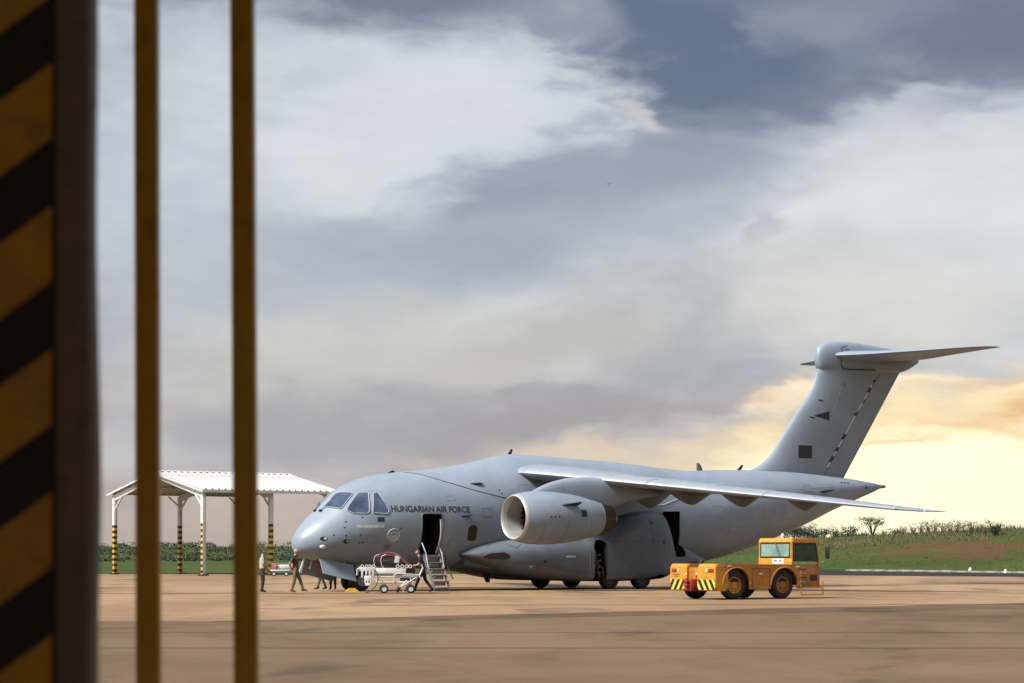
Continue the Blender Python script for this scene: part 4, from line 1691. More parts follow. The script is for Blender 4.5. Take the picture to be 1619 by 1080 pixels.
# bullet fairing where fin and tailplane meet
BU = [  # aft, bottom, top, half width
    (29.62, 11.0, 11.02, .02), (29.68, 10.75, 11.45, .16), (29.85, 10.5, 11.72, .26), (30.2, 10.4, 11.90, .34), (30.9, 10.35, 12.0, .40), (32.0, 10.38, 12.02, .43), (33.2, 10.45, 11.95, .42),
    (34.4, 10.55, 11.85, .38), (35.4, 10.66, 11.70, .30), (36.2, 10.95, 11.52, .20), (36.65, 11.2, 11.42, .09)]
_bx = [b[0] for b in BU]
B_B, B_T, B_H = (pchip(_bx, [b[i] for b in BU]) for i in (1, 2, 3))
bm = bmesh.new()
rings = []
for x in [29.62, 29.64, 29.68, 29.76, 29.86, 30.0, 30.2] + [30.45 + .25 * i for i in range(25)] + [36.65]:
    zt, zb, hw = B_T(x), B_B(x), B_H(x)
    zm, hh = (zt + zb) / 2, (zt - zb) / 2
    rings.append([V(x, hw * math.copysign(abs(math.cos(q)) ** .85, math.cos(q)), zm + hh * math.copysign(abs(math.sin(q)) ** .85, math.sin(q))) for q in [2 * math.pi * k / 28 for k in range(28)]])
loft(bm, rings)
bul = obj('bullet_fairing', bm, M['paint'], fin)
bm = bmesh.new()
tube(bm, [V(31.4, .40, 11.78), V(31.0, .415, 11.70), V(30.95, .405, 10.85), V(31.15, .40, 10.62), V(33.3, .40, 10.66)], .025, 5)
obj('bullet_seam', bm, M['letter'], fin)
# tailplane
HS = [(0.0, 30.3, 36.0, 11.28, .10), (.6, 30.75, 36.05, 11.28, .10), (3.5, 32.8, 35.85, 11.38, .085), (6.0, 34.15, 35.65, 11.46, .08), (6.5, 34.6, 35.62, 11.475, .06), (6.68, 35.0, 35.55, 11.48, .04)]
_hp = [h_[0] for h_ in HS]
H_LE, H_TE, H_Z, H_T = (pchip(_hp, [h_[i] for h_ in HS]) for i in (1, 2, 3, 4))
for side in (1, -1):
    bm = bmesh.new()
    rings = []
    for p in [0, .3, .6, 1.2, 2, 2.8, 3.5, 4.3, 5.2, 6.0, 6.3, 6.5, 6.6, 6.68]:
        c = H_TE(p) - H_LE(p)
        rings.append([mir(V(H_LE(p) + c * x, p, H_Z(p) + c * t * H_T(p) * 1.9), side) for x, t in FOIL])
    loft(bm, rings)
    hs = obj('tailplane', bm, M['paint'], plane)
    bm = bmesh.new()
    tube(bm, [mir(V(H_LE(p) + (H_TE(p) - H_LE(p)) * .72, p, H_Z(p) + (H_TE(p) - H_LE(p)) * .175 * H_T(p) * 1.9), side) for p in (.7, 2, 3.5, 5, 6.2)], .012, 4)
    obj('elevator_gap', bm, M['paint_dark'], hs)


# ------------------------------------------------------------------ the tow tractor
TA = R(34)
tug = thing('tow_tractor', 'orange-yellow aircraft tow tractor with striped bumper and cab parked at right', 'tow tractor', (7.0, 78.2, 0), TA)
TL, TW = 5.05, 2.5                        # length along X, width along Y (near side at Y = 0)
WX = (.92, 3.10)
WR = .50
# body: near and far side plates with wheel arches, deck, bumper boxes
def arch_profile():
    pts = [(0.12, .42)]
    for cx in WX:
        for k in range(13):
            a = math.pi - math.pi * k / 12
            pts.append((cx + .62 * math.cos(a), .50 + .62 * math.sin(a) * .98 if True else 0))
    # start of each arch drops to the skirt
    out = [(0.10, .36), (WX[0] - .62, .36)] + pts[1:14] + [(WX[0] + .62, .36), (WX[1] - .62, .36)] + pts[14:27] + [(WX[1] + .62, .36), (3.78, .36), (3.78, 1.20), (.12, 1.24)]
    return out


for y0, y1 in ((0.0, .10), (TW - .10, TW)):
    bm = bmesh.new()
    prism(bm, arch_profile(), (y0, y1), lambda a, b_, e: Vector((a, e, b_)))
    bmesh.ops.bevel(bm, geom=[e for e in bm.edges if abs(e.verts[0].co.y - e.verts[1].co.y) > .05 and min(v.co.z for v in e.verts) > 1.1], offset=.03, segments=2, affect='EDGES')
    side_pl = obj('side_panel', bm, M['tug_paint_shaded'], tug)
    # raised lips round the wheel arches
    for cx in WX:
        bm = bmesh.new()
        yy = y0 - .012 if y0 == 0 else y1 + .012
        tube(bm, [(cx + .63 * math.cos(a), yy, .50 + .615 * math.sin(a)) for a in [math.pi * k / 16 for k in range(17)]], .03, 6)
        obj('arch_lip', bm, M['tug_paint_shaded'], side_pl)
bm = bmesh.new()
box(bm, (2.45, TW / 2, 1.17), (2.9, TW - .22, .08), bev=.015)
obj('deck', bm, M['tug_paint_shaded'], tug)
bm = bmesh.new()
box(bm, (2.4, TW / 2, .72), (4.4, 1.45, .5), bev=.03)
obj('chassis', bm, M['cavity'], tug)
# wheel wells, dark liner
bm = bmesh.new()
for cx in WX:
    box(bm, (cx, .46, .86), (1.22, .66, .5))
    box(bm, (cx, TW - .46, .86), (1.22, .66, .5))
obj('wheel_well', bm, M['cavity'], tug)
for cx in WX:
    for yy in (.24, TW - .24):
        wheel(tug, (cx, yy, WR), WR, .34, 'tug_paint_lit' if cx == WX[0] else 'tug_paint_shaded', inner=.56)
# striped end: two rounded boxes with a gap for the tow coupling
GAP = (1.16, 1.66)
for y0, y1, sgn in ((0, .99, -1), (1.56, TW, 1)):
    bm = bmesh.new()
    w = y1 - y0
    poly = rounded([(-.02, .30), (.55, .30), (.55, 1.24), (-.02, 1.24)], .14, 4)
    poly = [(a, c) for a, c in poly]
    prism(bm, poly, (y0 + (.004 if y0 == 0 else 0), y1 - .004), lambda a, b_, e: Vector((a, e, b_)))
    bmesh.ops.bevel(bm, geom=[e for e in bm.edges if abs(e.verts[0].co.y - e.verts[1].co.y) < .001], offset=.035, segments=2, affect='EDGES')
    for v in bm.verts:
        if y0 == 0:
            v.co.y -= .012
        else:
            v.co.y += .012
    eb = obj('end_box', bm, M['tug_paint_lit'], tug)
    # hazard stripes on the lower half
    n = 7
    for i in range(-2, n):
        bm = bmesh.new()
        t = .15
        s0 = y0 + i * 2 * t
        zb_, zt_ = .34, .70
        # slanted parallelogram clipped to the box width
        poly = [(s0, zb_), (s0 + t, zb_), (s0 + t + (zt_ - zb_) * .62 * -sgn, zt_), (s0 + (zt_ - zb_) * .62 * -sgn, zt_)]
        poly = [((y0 + y1) - a if False else a, c) for a, c in poly]
        b2 = bmesh.new()
        b2.faces.new([b2.verts.new((a, c, 0)) for a, c in poly])
        for co, no in ((y0 + .015, (-1, 0, 0)), (y1 - .015, (1, 0, 0))):
            bmesh.ops.bisect_plane(b2, geom=b2.verts[:] + b2.edges[:] + b2.faces[:], plane_co=(co, 0, 0), plane_no=no, clear_outer=True, dist=1e-6)
        if not b2.faces:
            b2.free(); bm.free()
            continue
        for v in b2.verts:
            v.co = Vector((-.034, v.co.x, v.co.y))
        r = bmesh.ops.extrude_face_region(b2, geom=b2.faces[:])
        for g in r['geom']:
            if isinstance(g, bmesh.types.BMVert):
                g.co.x += .03
        bm.free()
        obj('hazard_stripe', b2, M['stripe_black'], eb, smooth=0)
    bm = bmesh.new()
    box(bm, (-.022, (y0 + y1) / 2, .52), (.012, w - .03, .37))
    obj('stripe_plate', bm, M['lemon'], eb, smooth=0)
    # tail-light cluster
    yc = y0 + .30 if sgn < 0 else y1 - .30
    bm = bmesh.new()
    box(bm, (-.03, yc + sgn * .06, 1.01), (.03, .30, .12), bev=.01)
    obj('lamp_red', bm, M['lamp_red'], eb)
    bm = bmesh.new()
    box(bm, (-.03, yc - sgn * .16, 1.01), (.03, .10, .12), bev=.01)
    obj('lamp_white', bm, M['lamp_white'], eb)
    if sgn > 0:
        for q in range(2):
            bm = bmesh.new()
            box(bm, (-.024, y1 - .34, .86 - .06 * q), (.008, .4 - .2 * q, .022))
            obj('small_plate', bm, M['letter'], eb, smooth=0)
# recessed middle, red coupling, dark lever
bm = bmesh.new()
box(bm, (.32, 1.275, .76), (.5, .60, .70), bev=.02)
obj('recess_plate', bm, M['tug_paint_shaded'], tug)
bm = bmesh.new()
box(bm, (-.06, 1.275, .50), (.34, .40, .42), bev=.03)
for z in (.36, .5, .64):
    box(bm, (-.27, 1.275, z), (.16, .30, .035), bev=.01)
tube(bm, [(-.28, 1.275, .30), (-.28, 1.275, .74)], .04, 8)
obj('tow_coupling', bm, M['red'], tug)
bm = bmesh.new()
tube(bm, [(.2, 1.30, 1.02), (.38, 1.22, 1.36)], [.06, .09], 8)
tube(bm, [(.02, 1.1, .80), (.3, 1.5, .86)], .02, 6)
obj('lever', bm, M['stripe_black'], tug)
for yy in (1.03, 1.62):
    bm = bmesh.new()
    bmesh.ops.create_uvsphere(bm, u_segments=10, v_segments=8, radius=.05, matrix=Matrix.Translation((.0, yy, .88)))
    obj('work_lamp', bm, M['lamp_white'], tug)
# cab
CX0, CX1, CW, CZ0, CZ1 = 3.45, 4.72, 1.80, 1.22, 2.12
for xa, ya, xb in ((CX0 + .02, .05, CX0 + .02), (CX0 + .02, CW - .05, CX0 + .02), (CX1, .05, CX1 - .14), (CX1, CW - .05, CX1 - .14)):
    bm = bmesh.new()
    tube(bm, [(xa, ya, 1.15), (xb, ya, 2.02)], .05, 6)
    obj('cab_pillar', bm, M['tug_paint_lit'], tug)
bm = bmesh.new()
poly = rounded([(CX0 - .03, 1.98), (CX0 + .02, 2.14), (CX1 - .16, 2.14), (CX1 - .08, 1.98)], .05, 3)
prism(bm, poly, (-.01, CW + .01), lambda a, b_, e: Vector((a, e, b_)))
bmesh.ops.bevel(bm, geom=[e for e in bm.edges if abs(e.verts[0].co.y - e.verts[1].co.y) < .001 and e.verts[0].co.z > 2.05], offset=.04, segments=2, affect='EDGES')
obj('cab_roof', bm, M['tug_paint_lit'], tug)
bm = bmesh.new()
box(bm, (CX0 + .01, CW / 2, 1.28), (.07, CW, .30), bev=.012)
obj('cab_front_panel', bm, M['tug_paint_lit'], tug)
# windscreen toward the striped end with its black gasket
def flat_glass(name, pts, thick, m, par, frame=.035, fm='stripe_black'):
    g = panel(name, pts, thick, m, par, bev=0)
    bm = bmesh.new()
    P3 = [Vector(p) for p in pts]
    P3.append(P3[0])
    for a, c in zip(P3, P3[1:]):
        tube(bm, [a, c], frame / 2 + .004, 6)
    obj('window_gasket', bm, M[fm], g)
    return g
flat_glass('windscreen', [(CX0 - .015, .12, 1.47), (CX0 - .015, CW - .12, 1.47), (CX0 - .0, CW - .12, 1.96), (CX0 - .0, .12, 1.96)], .012, M['tug_glass'], tug, .045)
flat_glass('side_window', [(CX0 + .12, .02, 1.34), (CX1 - .06, .02, 1.34), (CX1 - .18, .02, 1.95), (CX0 + .10, .02, 1.95)], .012, M['tug_side_glass'], tug, .06)
flat_glass('side_window', [(CX0 + .12, CW - .02, 1.34), (CX1 - .06, CW - .02, 1.34), (CX1 - .18, CW - .02, 1.95), (CX0 + .10, CW - .02, 1.95)], .012, M['tug_side_glass'], tug, .06)
flat_glass('rear_window', [(CX1 - .02, .12, 1.36), (CX1 - .02, CW - .12, 1.36), (CX1 - .14, CW - .12, 1.95), (CX1 - .14, .12, 1.95)], .012, M['tug_glass'], tug, .045)
bm = bmesh.new()
tube(bm, [(CX0 - .05, .86, 1.97), (CX0 - .05, .62, 1.52)], .018, 5)
obj('wiper', bm, M['stripe_black'], tug)
bm = bmesh.new()
box(bm, (CX0 + .2, .88, 1.56), (.1, .18, .42), bev=.03)
obj('seat_back', bm, M['white'], tug)
bm = bmesh.new()
box(bm, (CX0 - .035, .72, 1.32), (.02, .66, .20), bev=.008)
obj('number_plate', bm, M['white'], tug)
for yy, ln in ((.60, .10), (.84, .16)):
    bm = bmesh.new()
    box(bm, (CX0 - .049, yy, 1.34), (.008, ln, .035))
    obj('plate_mark', bm, M['letter'], tug, smooth=0)
bm = bmesh.new()
lathe(bm, [(2.14, .05), (2.2, .05), (2.21, .065), (2.27, .06), (2.31, .03), (2.315, .001)], 12, 'Z', (CX0 + .38, .95, 0))
obj('beacon', bm, M['lamp_white'], tug)
bm = bmesh.new()
tube(bm, [(CX0 + .1, .5, 1.46), (CX0 + .25, .5, 1.62)], .03, 6)
lathe(bm, [(-.015, .15), (.015, .15), (.015, .18), (-.015, .18)], 16, 'X', (CX0 + .27, .5, 1.64), closed=True)
obj('steering_wheel', bm, M['stripe_black'], tug)
# door side at the cab end: louvred step well, door panel, lower step frame
bm = bmesh.new()
box(bm, (4.28, .09, .78), (.98, .10, .84), bev=.015)
obj('door_panel', bm, M['tug_paint_shaded'], tug)
bm = bmesh.new()
box(bm, (3.96, .025, .82), (.34, .06, .66), bev=.01)
lou = obj('louvre_panel', bm, M['tug_paint_shaded'], tug)
for i in range(4):
    bm = bmesh.new()
    box(bm, (3.96, -.012, .60 + .15 * i), (.27, .035, .03), bev=.006)
    obj('louvre', bm, M['stripe_black'] if i % 2 else M['rim'], lou)
bm = bmesh.new()
box(bm, (4.48, .03, .74), (.30, .05, .22), bev=.02)
obj('door_opening', bm, M['stripe_black'], tug)
bm = bmesh.new()
for x in (3.84, 4.86):
    tube(bm, [(x, -.03, .62 if x > 4 else .5), (x, -.03, .12)], .025, 6)
tube(bm, [(3.84, -.03, .14), (4.86, -.03, .14)], .025, 6)
tube(bm, [(3.84, -.03, .40), (4.80, -.03, .40)], .022, 6)
obj('step_frame', bm, M['tug_paint_shaded'], tug)
bm = bmesh.new()
box(bm, (4.34, .10, .38), (.9, .24, .035), bev=.008)
obj('step_tread', bm, M['white_dirty'], tug)
# mirror on its arm
bm = bmesh.new()
tube(bm, [(CX1 - .02, .0, 1.22), (CX1 + .16, -.16, 1.34), (CX1 + .18, -.18, 1.6)], .022, 6)
box(bm, (CX1 + .20, -.20, 1.62), (.09, .17, .42), bev=.035)
obj('mirror', bm, M['stripe_black'], tug)
# small reflectors and plates along the side
for x, z, c, s in ((.62, 1.16, 'lamp_white', (.2, .02, .04)), (.42, 1.16, 'lamp_red', (.1, .02, .04)), (2.02, .88, 'lamp_white', (.14, .016, .04)), (3.72, 1.13, 'lamp_white', (.16, .02, .05)), (3.80, .55, 'lamp_white', (.03, .02, .22))):
    bm = bmesh.new()
    box(bm, (x, -.012, z), s, bev=.006)
    obj('reflector', bm, M[c], tug)
bm = bmesh.new()
for x in (.22, .40):
    for q in range(3):
        box(bm, (x + (0, .04, -.02)[q], -.004, 1.01 + .05 * q), (.10 - .03 * (q == 1), .012, .02))
obj('side_marking', bm, M['letter'], tug, smooth=0)
bm = bmesh.new()
for pts in ([(1.62, -.004, .40), (1.62, -.004, 1.08)], [(2.42, -.004, .40), (2.42, -.004, 1.08)], [(1.62, -.004, 1.08), (2.42, -.004, 1.08)]):
    tube(bm, pts, .008, 4)
obj('panel_joint', bm, M['stripe_black'], tug)


# ------------------------------------------------------------------ people
def skin_mesh(nodes, edges, radii, sub=2):
    me = bpy.data.meshes.new('body')
    me.from_pydata(nodes, edges, [])
    o = bpy.data.objects.new('body', me)
    COL.objects.link(o)
    md = o.modifiers.new('skin', 'SKIN')
    md.use_smooth_shade = True
    md.branch_smoothing = 0.5
    for i, r in enumerate(radii):
        sv = me.skin_vertices[0].data[i]
        sv.radius = (r if isinstance(r, tuple) else (r, r))
        sv.use_root = i == 0
    ss = o.modifiers.new('sub', 'SUBSURF')
    ss.levels = ss.render_levels = sub
    bpy.context.view_layer.update()
    out = bpy.data.meshes.new_from_object(o.evaluated_get(bpy.context.evaluated_depsgraph_get()))
    bpy.data.objects.remove(o)
    return out


def person(label, loc, rz, pose, top, legs, shoes, hair='short', long_sleeve=False):
    """faces +X before turning. pose: dict of joints in metres"""
    root = thing('person', label, 'person', loc, rz)
    J = dict(pel=(0, 0, .93), waist=(0, 0, 1.08), chest=(.0, 0, 1.30), neckb=(-.01, 0, 1.46), neck=(.01, 0, 1.53), head=(.03, 0, 1.60))
    for s, sd in ((1, 'l'), (-1, 'r')):
        J['sh' + sd] = (-.01, s * .18, 1.42)
        J['el' + sd] = (-.03, s * .23, 1.13)
        J['wr' + sd] = (.03, s * .22, .88)
        J['hip' + sd] = (0, s * .095, .90)
        J['kn' + sd] = (.03, s * .10, .49)
        J['an' + sd] = (-.02, s * .10, .09)
        J['toe' + sd] = (.16, s * .115, .045)
        J['heel' + sd] = (-.07, s * .10, .045)
    J.update(pose)
    names = list(J)
    idx = {n: i for i, n in enumerate(names)}
    rad = dict(pel=(.15, .115), waist=(.135, .105), chest=(.155, .115), neckb=(.085, .07), neck=.055, head=.06)
    for sd in 'lr':
        rad.update({'sh' + sd: .068, 'el' + sd: .044, 'wr' + sd: .030, 'hip' + sd: .092, 'kn' + sd: .064, 'an' + sd: .046, 'toe' + sd: .036, 'heel' + sd: .042})
    E_ = [('pel', 'waist'), ('waist', 'chest'), ('chest', 'neckb'), ('neckb', 'neck'), ('neck', 'head')]
    for sd in 'lr':
        E_ += [('chest', 'sh' + sd), ('sh' + sd, 'el' + sd), ('el' + sd, 'wr' + sd), ('pel', 'hip' + sd), ('hip' + sd, 'kn' + sd), ('kn' + sd, 'an' + sd), ('an' + sd, 'toe' + sd), ('an' + sd, 'heel' + sd)]
    rad = {k_: (tuple(q * 1.14 for q in v_) if isinstance(v_, tuple) else v_ * (1.16 if k_[:2] in ('hi', 'kn', 'sh', 'el') else 1.05)) for k_, v_ in rad.items()}
    me = skin_mesh([J[n] for n in names], [(idx[a], idx[c]) for a, c in E_], [rad[n] for n in names])
    bm = bmesh.new()
    bm.from_mesh(me)
    # materials by nearest limb: 0 top, 1 legs, 2 shoes, 3 skin
    reg = {}
    for a, c in E_:
        k = 0
        if a.startswith('an'):
            k = 2
        elif a.startswith('kn') or a.startswith('hip') or c.startswith('hip'):
            k = 1
        elif a.startswith('el') or c in ('head',):
            k = 0 if long_sleeve and c != 'head' else 3
        elif c == 'neck':
            k = 3
        reg[(a, c)] = k
    for f in bm.faces:
        p = f.calc_center_median()
        best, bd = 0, 9
        for (a, c), k in reg.items():
            A, B_ = Vector(J[a]), Vector(J[c])
            d = B_ - A
            t = max(0, min(1, (p - A).dot(d) / d.length_squared))
            ds = (p - A - d * t).length - .02 * (k == 0)
            if ds < bd:
                best, bd = k, ds
                if a.startswith('kn') and t > .88:
                    best = 2
                if a.startswith('sh') and t > .72 and not long_sleeve:
                    best = 3
                if (a, c) == ('pel', 'waist') and t < .35:
                    best = 1
        f.material_index = best
    # hands: palm, four fingers and a thumb on each wrist
    for sd in 'lr':
        w, e = Vector(J['wr' + sd]), Vector(J['el' + sd])
        d = (w - e).normalized()
        if 'grip' in pose.get('_', ''):
            d = (d + Vector((.3, 0, -.1))).normalized()
        u, n = frame_of(d)
        palm = w + d * .075
        tube(bm, [w - d * .02, w + d * .03, palm], [.026, .036, .032], 8, mi=3)
        for q in range(4):
            o0 = palm + u * (.021 * (q - 1.5))
            L = (.062, .074, .07, .055)[q]
            tube(bm, [o0 - d * .015, o0 + d * L * .5 + n * .006, o0 + d * L * .85 + n * .03], [.0095, .0088, .007], 5, mi=3)
        o0 = w + d * .025 + u * .032
        tube(bm, [o0, o0 + u * .022 + d * .03, o0 + u * .02 + d * .06 + n * .012], [.012, .011, .008], 5, mi=3)
    # head: skull with brow, nose, chin and ears
    hc = Vector(J['head']) + Vector((.0, 0, .075))
    r = bmesh.ops.create_uvsphere(bm, u_segments=20, v_segments=14, radius=1)
    for v in r['verts']:
        x, y, z = v.co
        w_ = 1 - .28 * max(0, -z) ** 1.5
        fx = .098 * x * (1 - .12 * max(0, -z) * (x < 0)) + (.012 if z < 0 and x > 0 else 0)
        v.co = hc + Vector((fx, .078 * y * w_, .118 * z))
        for f in v.link_faces:
            f.material_index = 3
    tube(bm, [hc + Vector((.092, 0, .015)), hc + Vector((.118, 0, -.028)), hc + Vector((.100, 0, -.034))], [.009, .016, .012], 6, mi=3)
    for s in (1, -1):
        tube(bm, [hc + Vector((-.005, s * .076, .02)), hc + Vector((-.015, s * .09, 0)), hc + Vector((-.002, s * .077, -.03))], [.012, .016, .010], 6, mi=3)
    body = obj('body', bm, [top, legs, shoes, M['skin']], root, smooth=60)
    # face: eyes and mouth
    bm = bmesh.new()
    for s in (1, -1):
        bmesh.ops.create_uvsphere(bm, u_segments=8, v_segments=6, radius=.011, matrix=Matrix.Translation(hc + Vector((.090, s * .032, .012))))
    tube(bm, [hc + Vector((.094, -.024, -.062)), hc + Vector((.101, 0, -.060)), hc + Vector((.094, .024, -.062))], .005, 5)
    obj('eyes_and_mouth', bm, M['hair'], root)
    if hair != 'bald':
        bm = bmesh.new()
        r = bmesh.ops.create_uvsphere(bm, u_segments=18, v_segments=12, radius=1)
        bmesh.ops.delete(bm, geom=[v for v in bm.verts if v.co.z < -.35 or (v.co.x > .25 and v.co.z < .42)], context='VERTS')
        for v in bm.verts:
            v.co = hc + Vector((.104 * v.co.x - .004, .085 * v.co.y, .127 * v.co.z + .002))
        obj('hair', bm, M['hair'], root)
    return root


D_P = 92.6


def clean(p):
    return {k: v for k, v in p.items() if k not in ('_', 'kn_')}


person('man in dark navy clothes leaning forward to push the white cart', (-3.62, D_P, 0), math.pi, clean(dict(
    waist=(.05, 0, 1.07), chest=(.10, 0, 1.28), neckb=(.13, 0, 1.44), neck=(.17, 0, 1.51), head=(.20, 0, 1.57),
    shl=(.12, .18, 1.40), shr=(.12, -.18, 1.40), ell=(.15, .23, 1.14), elr=(.18, -.23, 1.14), wrl=(.40, .18, 1.10), wrr=(.42, -.18, 1.08),
    knl=(.20, .10, .52), anl=(.34, .10, .10), toel=(.52, .11, .05), heell=(.28, .10, .05), knr=(-.10, -.10, .50), anr=(-.40, -.10, .13), toer=(-.24, -.11, .04), heelr=(-.46, -.10, .10))),
    M['navy'], M['navy'], M['black_boot'])
person('bald man in brown tee and camouflage trousers strolling before the aircraft nose', (-8.80, D_P, 0), R(-8), clean(dict(
    ell=(-.20, .24, 1.16), elr=(-.20, -.24, 1.16), wrl=(-.17, .06, .99), wrr=(-.17, -.05, 1.01), head=(.02, 0, 1.60), chest=(-.02, 0, 1.30), neckb=(-.03, 0, 1.46), neck=(-.01, 0, 1.53), shl=(-.03, .18, 1.42), shr=(-.03, -.18, 1.42),
    knl=(.17, .10, .50), anl=(.29, .10, .12), toel=(.47, .11, .10), heell=(.22, .10, .06), knr=(-.02, -.10, .49), anr=(-.14, -.10, .10), toer=(.03, -.11, .04), heelr=(-.20, -.10, .05))),
    M['brown_tee'], M['camo'], M['boot'], hair='bald')
person('standing man in pale shirt and charcoal trousers beside the second yellow pole', (-10.16, D_P, 0), R(14), clean(dict(
    ell=(.0, .24, 1.14), elr=(.02, -.24, 1.14), wrl=(.18, .12, .98), wrr=(.20, -.12, .97), head=(.06, 0, 1.59), neck=(.02, 0, 1.53))),
    M['pale_shirt'], M['dark_trouser'], M['black_boot'])
person('walker in camouflage trousers half hidden behind the open nose gear door', (-8.22, 98.9, 0), R(195), clean(dict(
    knl=(.14, .10, .50), anl=(.24, .10, .12), toel=(.42, .11, .06), heell=(.18, .10, .06), knr=(.0, -.10, .49), anr=(-.16, -.10, .12), toer=(.0, -.11, .05), heelr=(-.22, -.10, .07))),
    M['brown_tee'], M['camo'], M['boot'])
person('person in black trousers standing behind the nose gear with only legs showing', (-7.80, 99.2, 0), R(-100), {}, M['navy'], M['navy'], M['black_boot'])


# ------------------------------------------------------------------ servicing cart by the nose gear
def service_cart():
    root = thing('servicing_cart', 'white wheeled servicing cart with hoops of hose beside the nose wheel', 'cart', (-6.06, 91.2, 0), R(4))
    W_ = .95
    def part(name, fn, m):
        bm = bmesh.new()
        fn(bm)
        return obj(name, bm, M[m], root)
    # chassis rails and cross members
    def chassis(bm):
        for y in (0, W_):
            tube(bm, [(.62, y, .44), (2.0, y, .44)], .035, 8)
            tube(bm, [(.62, y, .66), (2.15, y, .64)], .03, 8)
            for x in (.64, 1.3, 2.0):
                tube(bm, [(x, y, .44), (x, y, .68)], .025, 6)
            tube(bm, [(1.35, y, .68), (2.3, y, .34), (2.36, y, .30)], .028, 6) if False else None
        for x in (.64, 1.3, 2.0):
            tube(bm, [(x, 0, .44), (x, W_, .44)], .03, 6)
            tube(bm, [(x, 0, .66), (x, W_, .66)], .03, 6)
    part('chassis', chassis, 'white_dirty')
    for x in (.93, 2.0):
        for y in (-.06, W_ + .06):
            wheel(root, (x, y, .175), .175, .11, 'white', inner=.5)
        def ax(bm):
            tube(bm, [(x, -.05, .175), (x, W_ + .05, .175)], .03, 6)
            for y in (.1, W_ - .1):
                tube(bm, [(x, y, .175), (x, y, .44)], .03, 6)
        part('axle', ax, 'white_dirty')
    # long white gas bottles lying side by side
    for y in (.12, .36, .60, .84):
        def bottle(bm):
            lathe(bm, [(.46, .001), (.46, .05), (.50, .09), (.58, .112), (1.62, .112), (1.70, .09), (1.75, .04), (1.75, .001)], 18, 'X', (0, y, .82))
        bt = part('gas_bottle', bottle, 'white')
        bm = bmesh.new()
        tube(bm, [(1.75, y, .82), (1.83, y, .82), (1.83, y, .88)], .022, 6)
        obj('valve', bm, M['stripe_black'], bt)
    # long white side board and dark gauge box
    part('side_board', lambda bm: box(bm, (1.20, -.05, .90), (1.22, .03, .22), bev=.01), 'white')
    part('gauge_box', lambda bm: box(bm, (1.98, .30, .92), (.42, .6, .30), bev=.02), 'stripe_black')
    # front valve panel with cut-outs
    def vp(bm):
        box(bm, (.26, -.06, .98), (.62, .03, .16), bev=.01)
        box(bm, (.06, -.06, .80), (.08, .03, .34), bev=.01)
        box(bm, (.22, -.06, .80), (.06, .03, .24), bev=.01)
        box(bm, (.36, -.06, .80), (.06, .03, .24), bev=.01)
        box(bm, (.50, -.06, .82), (.06, .03, .24), bev=.01)
        box(bm, (.29, -.06, .60), (.30, .03, .22), bev=.02)
        box(bm, (.18, -.06, .46), (.06, .03, .12), bev=.01)
        box(bm, (.29, -.06, .46), (.06, .03, .12), bev=.01)
        box(bm, (.40, -.06, .46), (.06, .03, .12), bev=.01)
        box(bm, (.29, -.06, .36), (.22, .03, .12), bev=.02)
    part('valve_panel', vp, 'white')
    def rung(bm, xs):
        for x in xs:
            lathe(bm, [(-.02, .045), (.02, .045), (.02, .075), (-.02, .075)], 12, 'Y', (x, -.06, 1.08), closed=True)
    part('handwheel', lambda bm: rung(bm, (.06, .24, .36, .50)), 'white')
    part('handwheel', lambda bm: rung(bm, (1.48, 1.66, 1.84, 1.98)), 'white')
    part('hose_rack', lambda bm: [tube(bm, [(-.02 + .02 * q, -.04 + .2 * q, 1.02), (-.14 + .02 * q, -.04 + .2 * q, .98), (-.16 + .02 * q, -.04 + .2 * q, .72)], .025, 6) for q in range(3)], 'white_dirty')
    # hoops and hoses above the bottles
    def hoop(bm, x0, x1, y):
        pts = [Vector((x0 + .18, y, .92)), Vector((x0 + .05, y, 1.10)), Vector((x0, y, 1.32)), Vector((x0 + .06, y, 1.50)), Vector((x0 + .22, y, 1.56))]
        tube(bm, pts, .018, 6)
    part('hoop', lambda bm: hoop(bm, .52, 1, .1), 'pale_hose')
    part('hoop', lambda bm: hoop(bm, .80, 1, .0), 'pale_hose')
    def hose(bm, y, dz, x0, x1):
        pts = []
        for k in range(25):
            t = k / 24
            pts.append((x0 + (x1 - x0) * t + .05 * math.sin(7 * t), y + .08 * math.sin(5 * t + dz), 1.18 + dz + .42 * math.sin(math.pi * min(1, .28 + t * .80)) ** .8 - (.38 * max(0, t - .72))))
        tube(bm, pts, .034, 6)
    for i in range(6):
        part('hose', lambda bm: hose(bm, .1 + .14 * i, (-.08, .01, .04, -.12, -.04, .02)[i], .64 + .05 * i, 2.16 - .06 * (i % 3)), 'maroon' if i != 3 else 'stripe_black')
    part('hose_reel', lambda bm: lathe(bm, [(-.36, .16), (-.36, .02), (.36, .02), (.36, .16), (.30, .16), (.30, .13), (-.30, .13), (-.30, .16)], 18, 'X', (1.12, .4, 1.22)), 'stripe_black')
    part('gauge_plate', lambda bm: box(bm, (1.46, .0, 1.35), (.20, .03, .28), Matrix.Rotation(R(14), 4, 'Y'), bev=.015), 'pale_hose')
    # drawbar folded up at the pushing end, diagonal braces and kick stand
    def drawbar(bm):
        for y in (.1, W_ - .1):
            tube(bm, [(2.0, y, .62), (2.36, y, .70), (2.50, y, 1.02), (2.46, y, 1.12)], .025, 6)
        tube(bm, [(2.46, .0, 1.12), (2.46, W_, 1.12)], .025, 6)
    part('push_handle', drawbar, 'white_dirty')
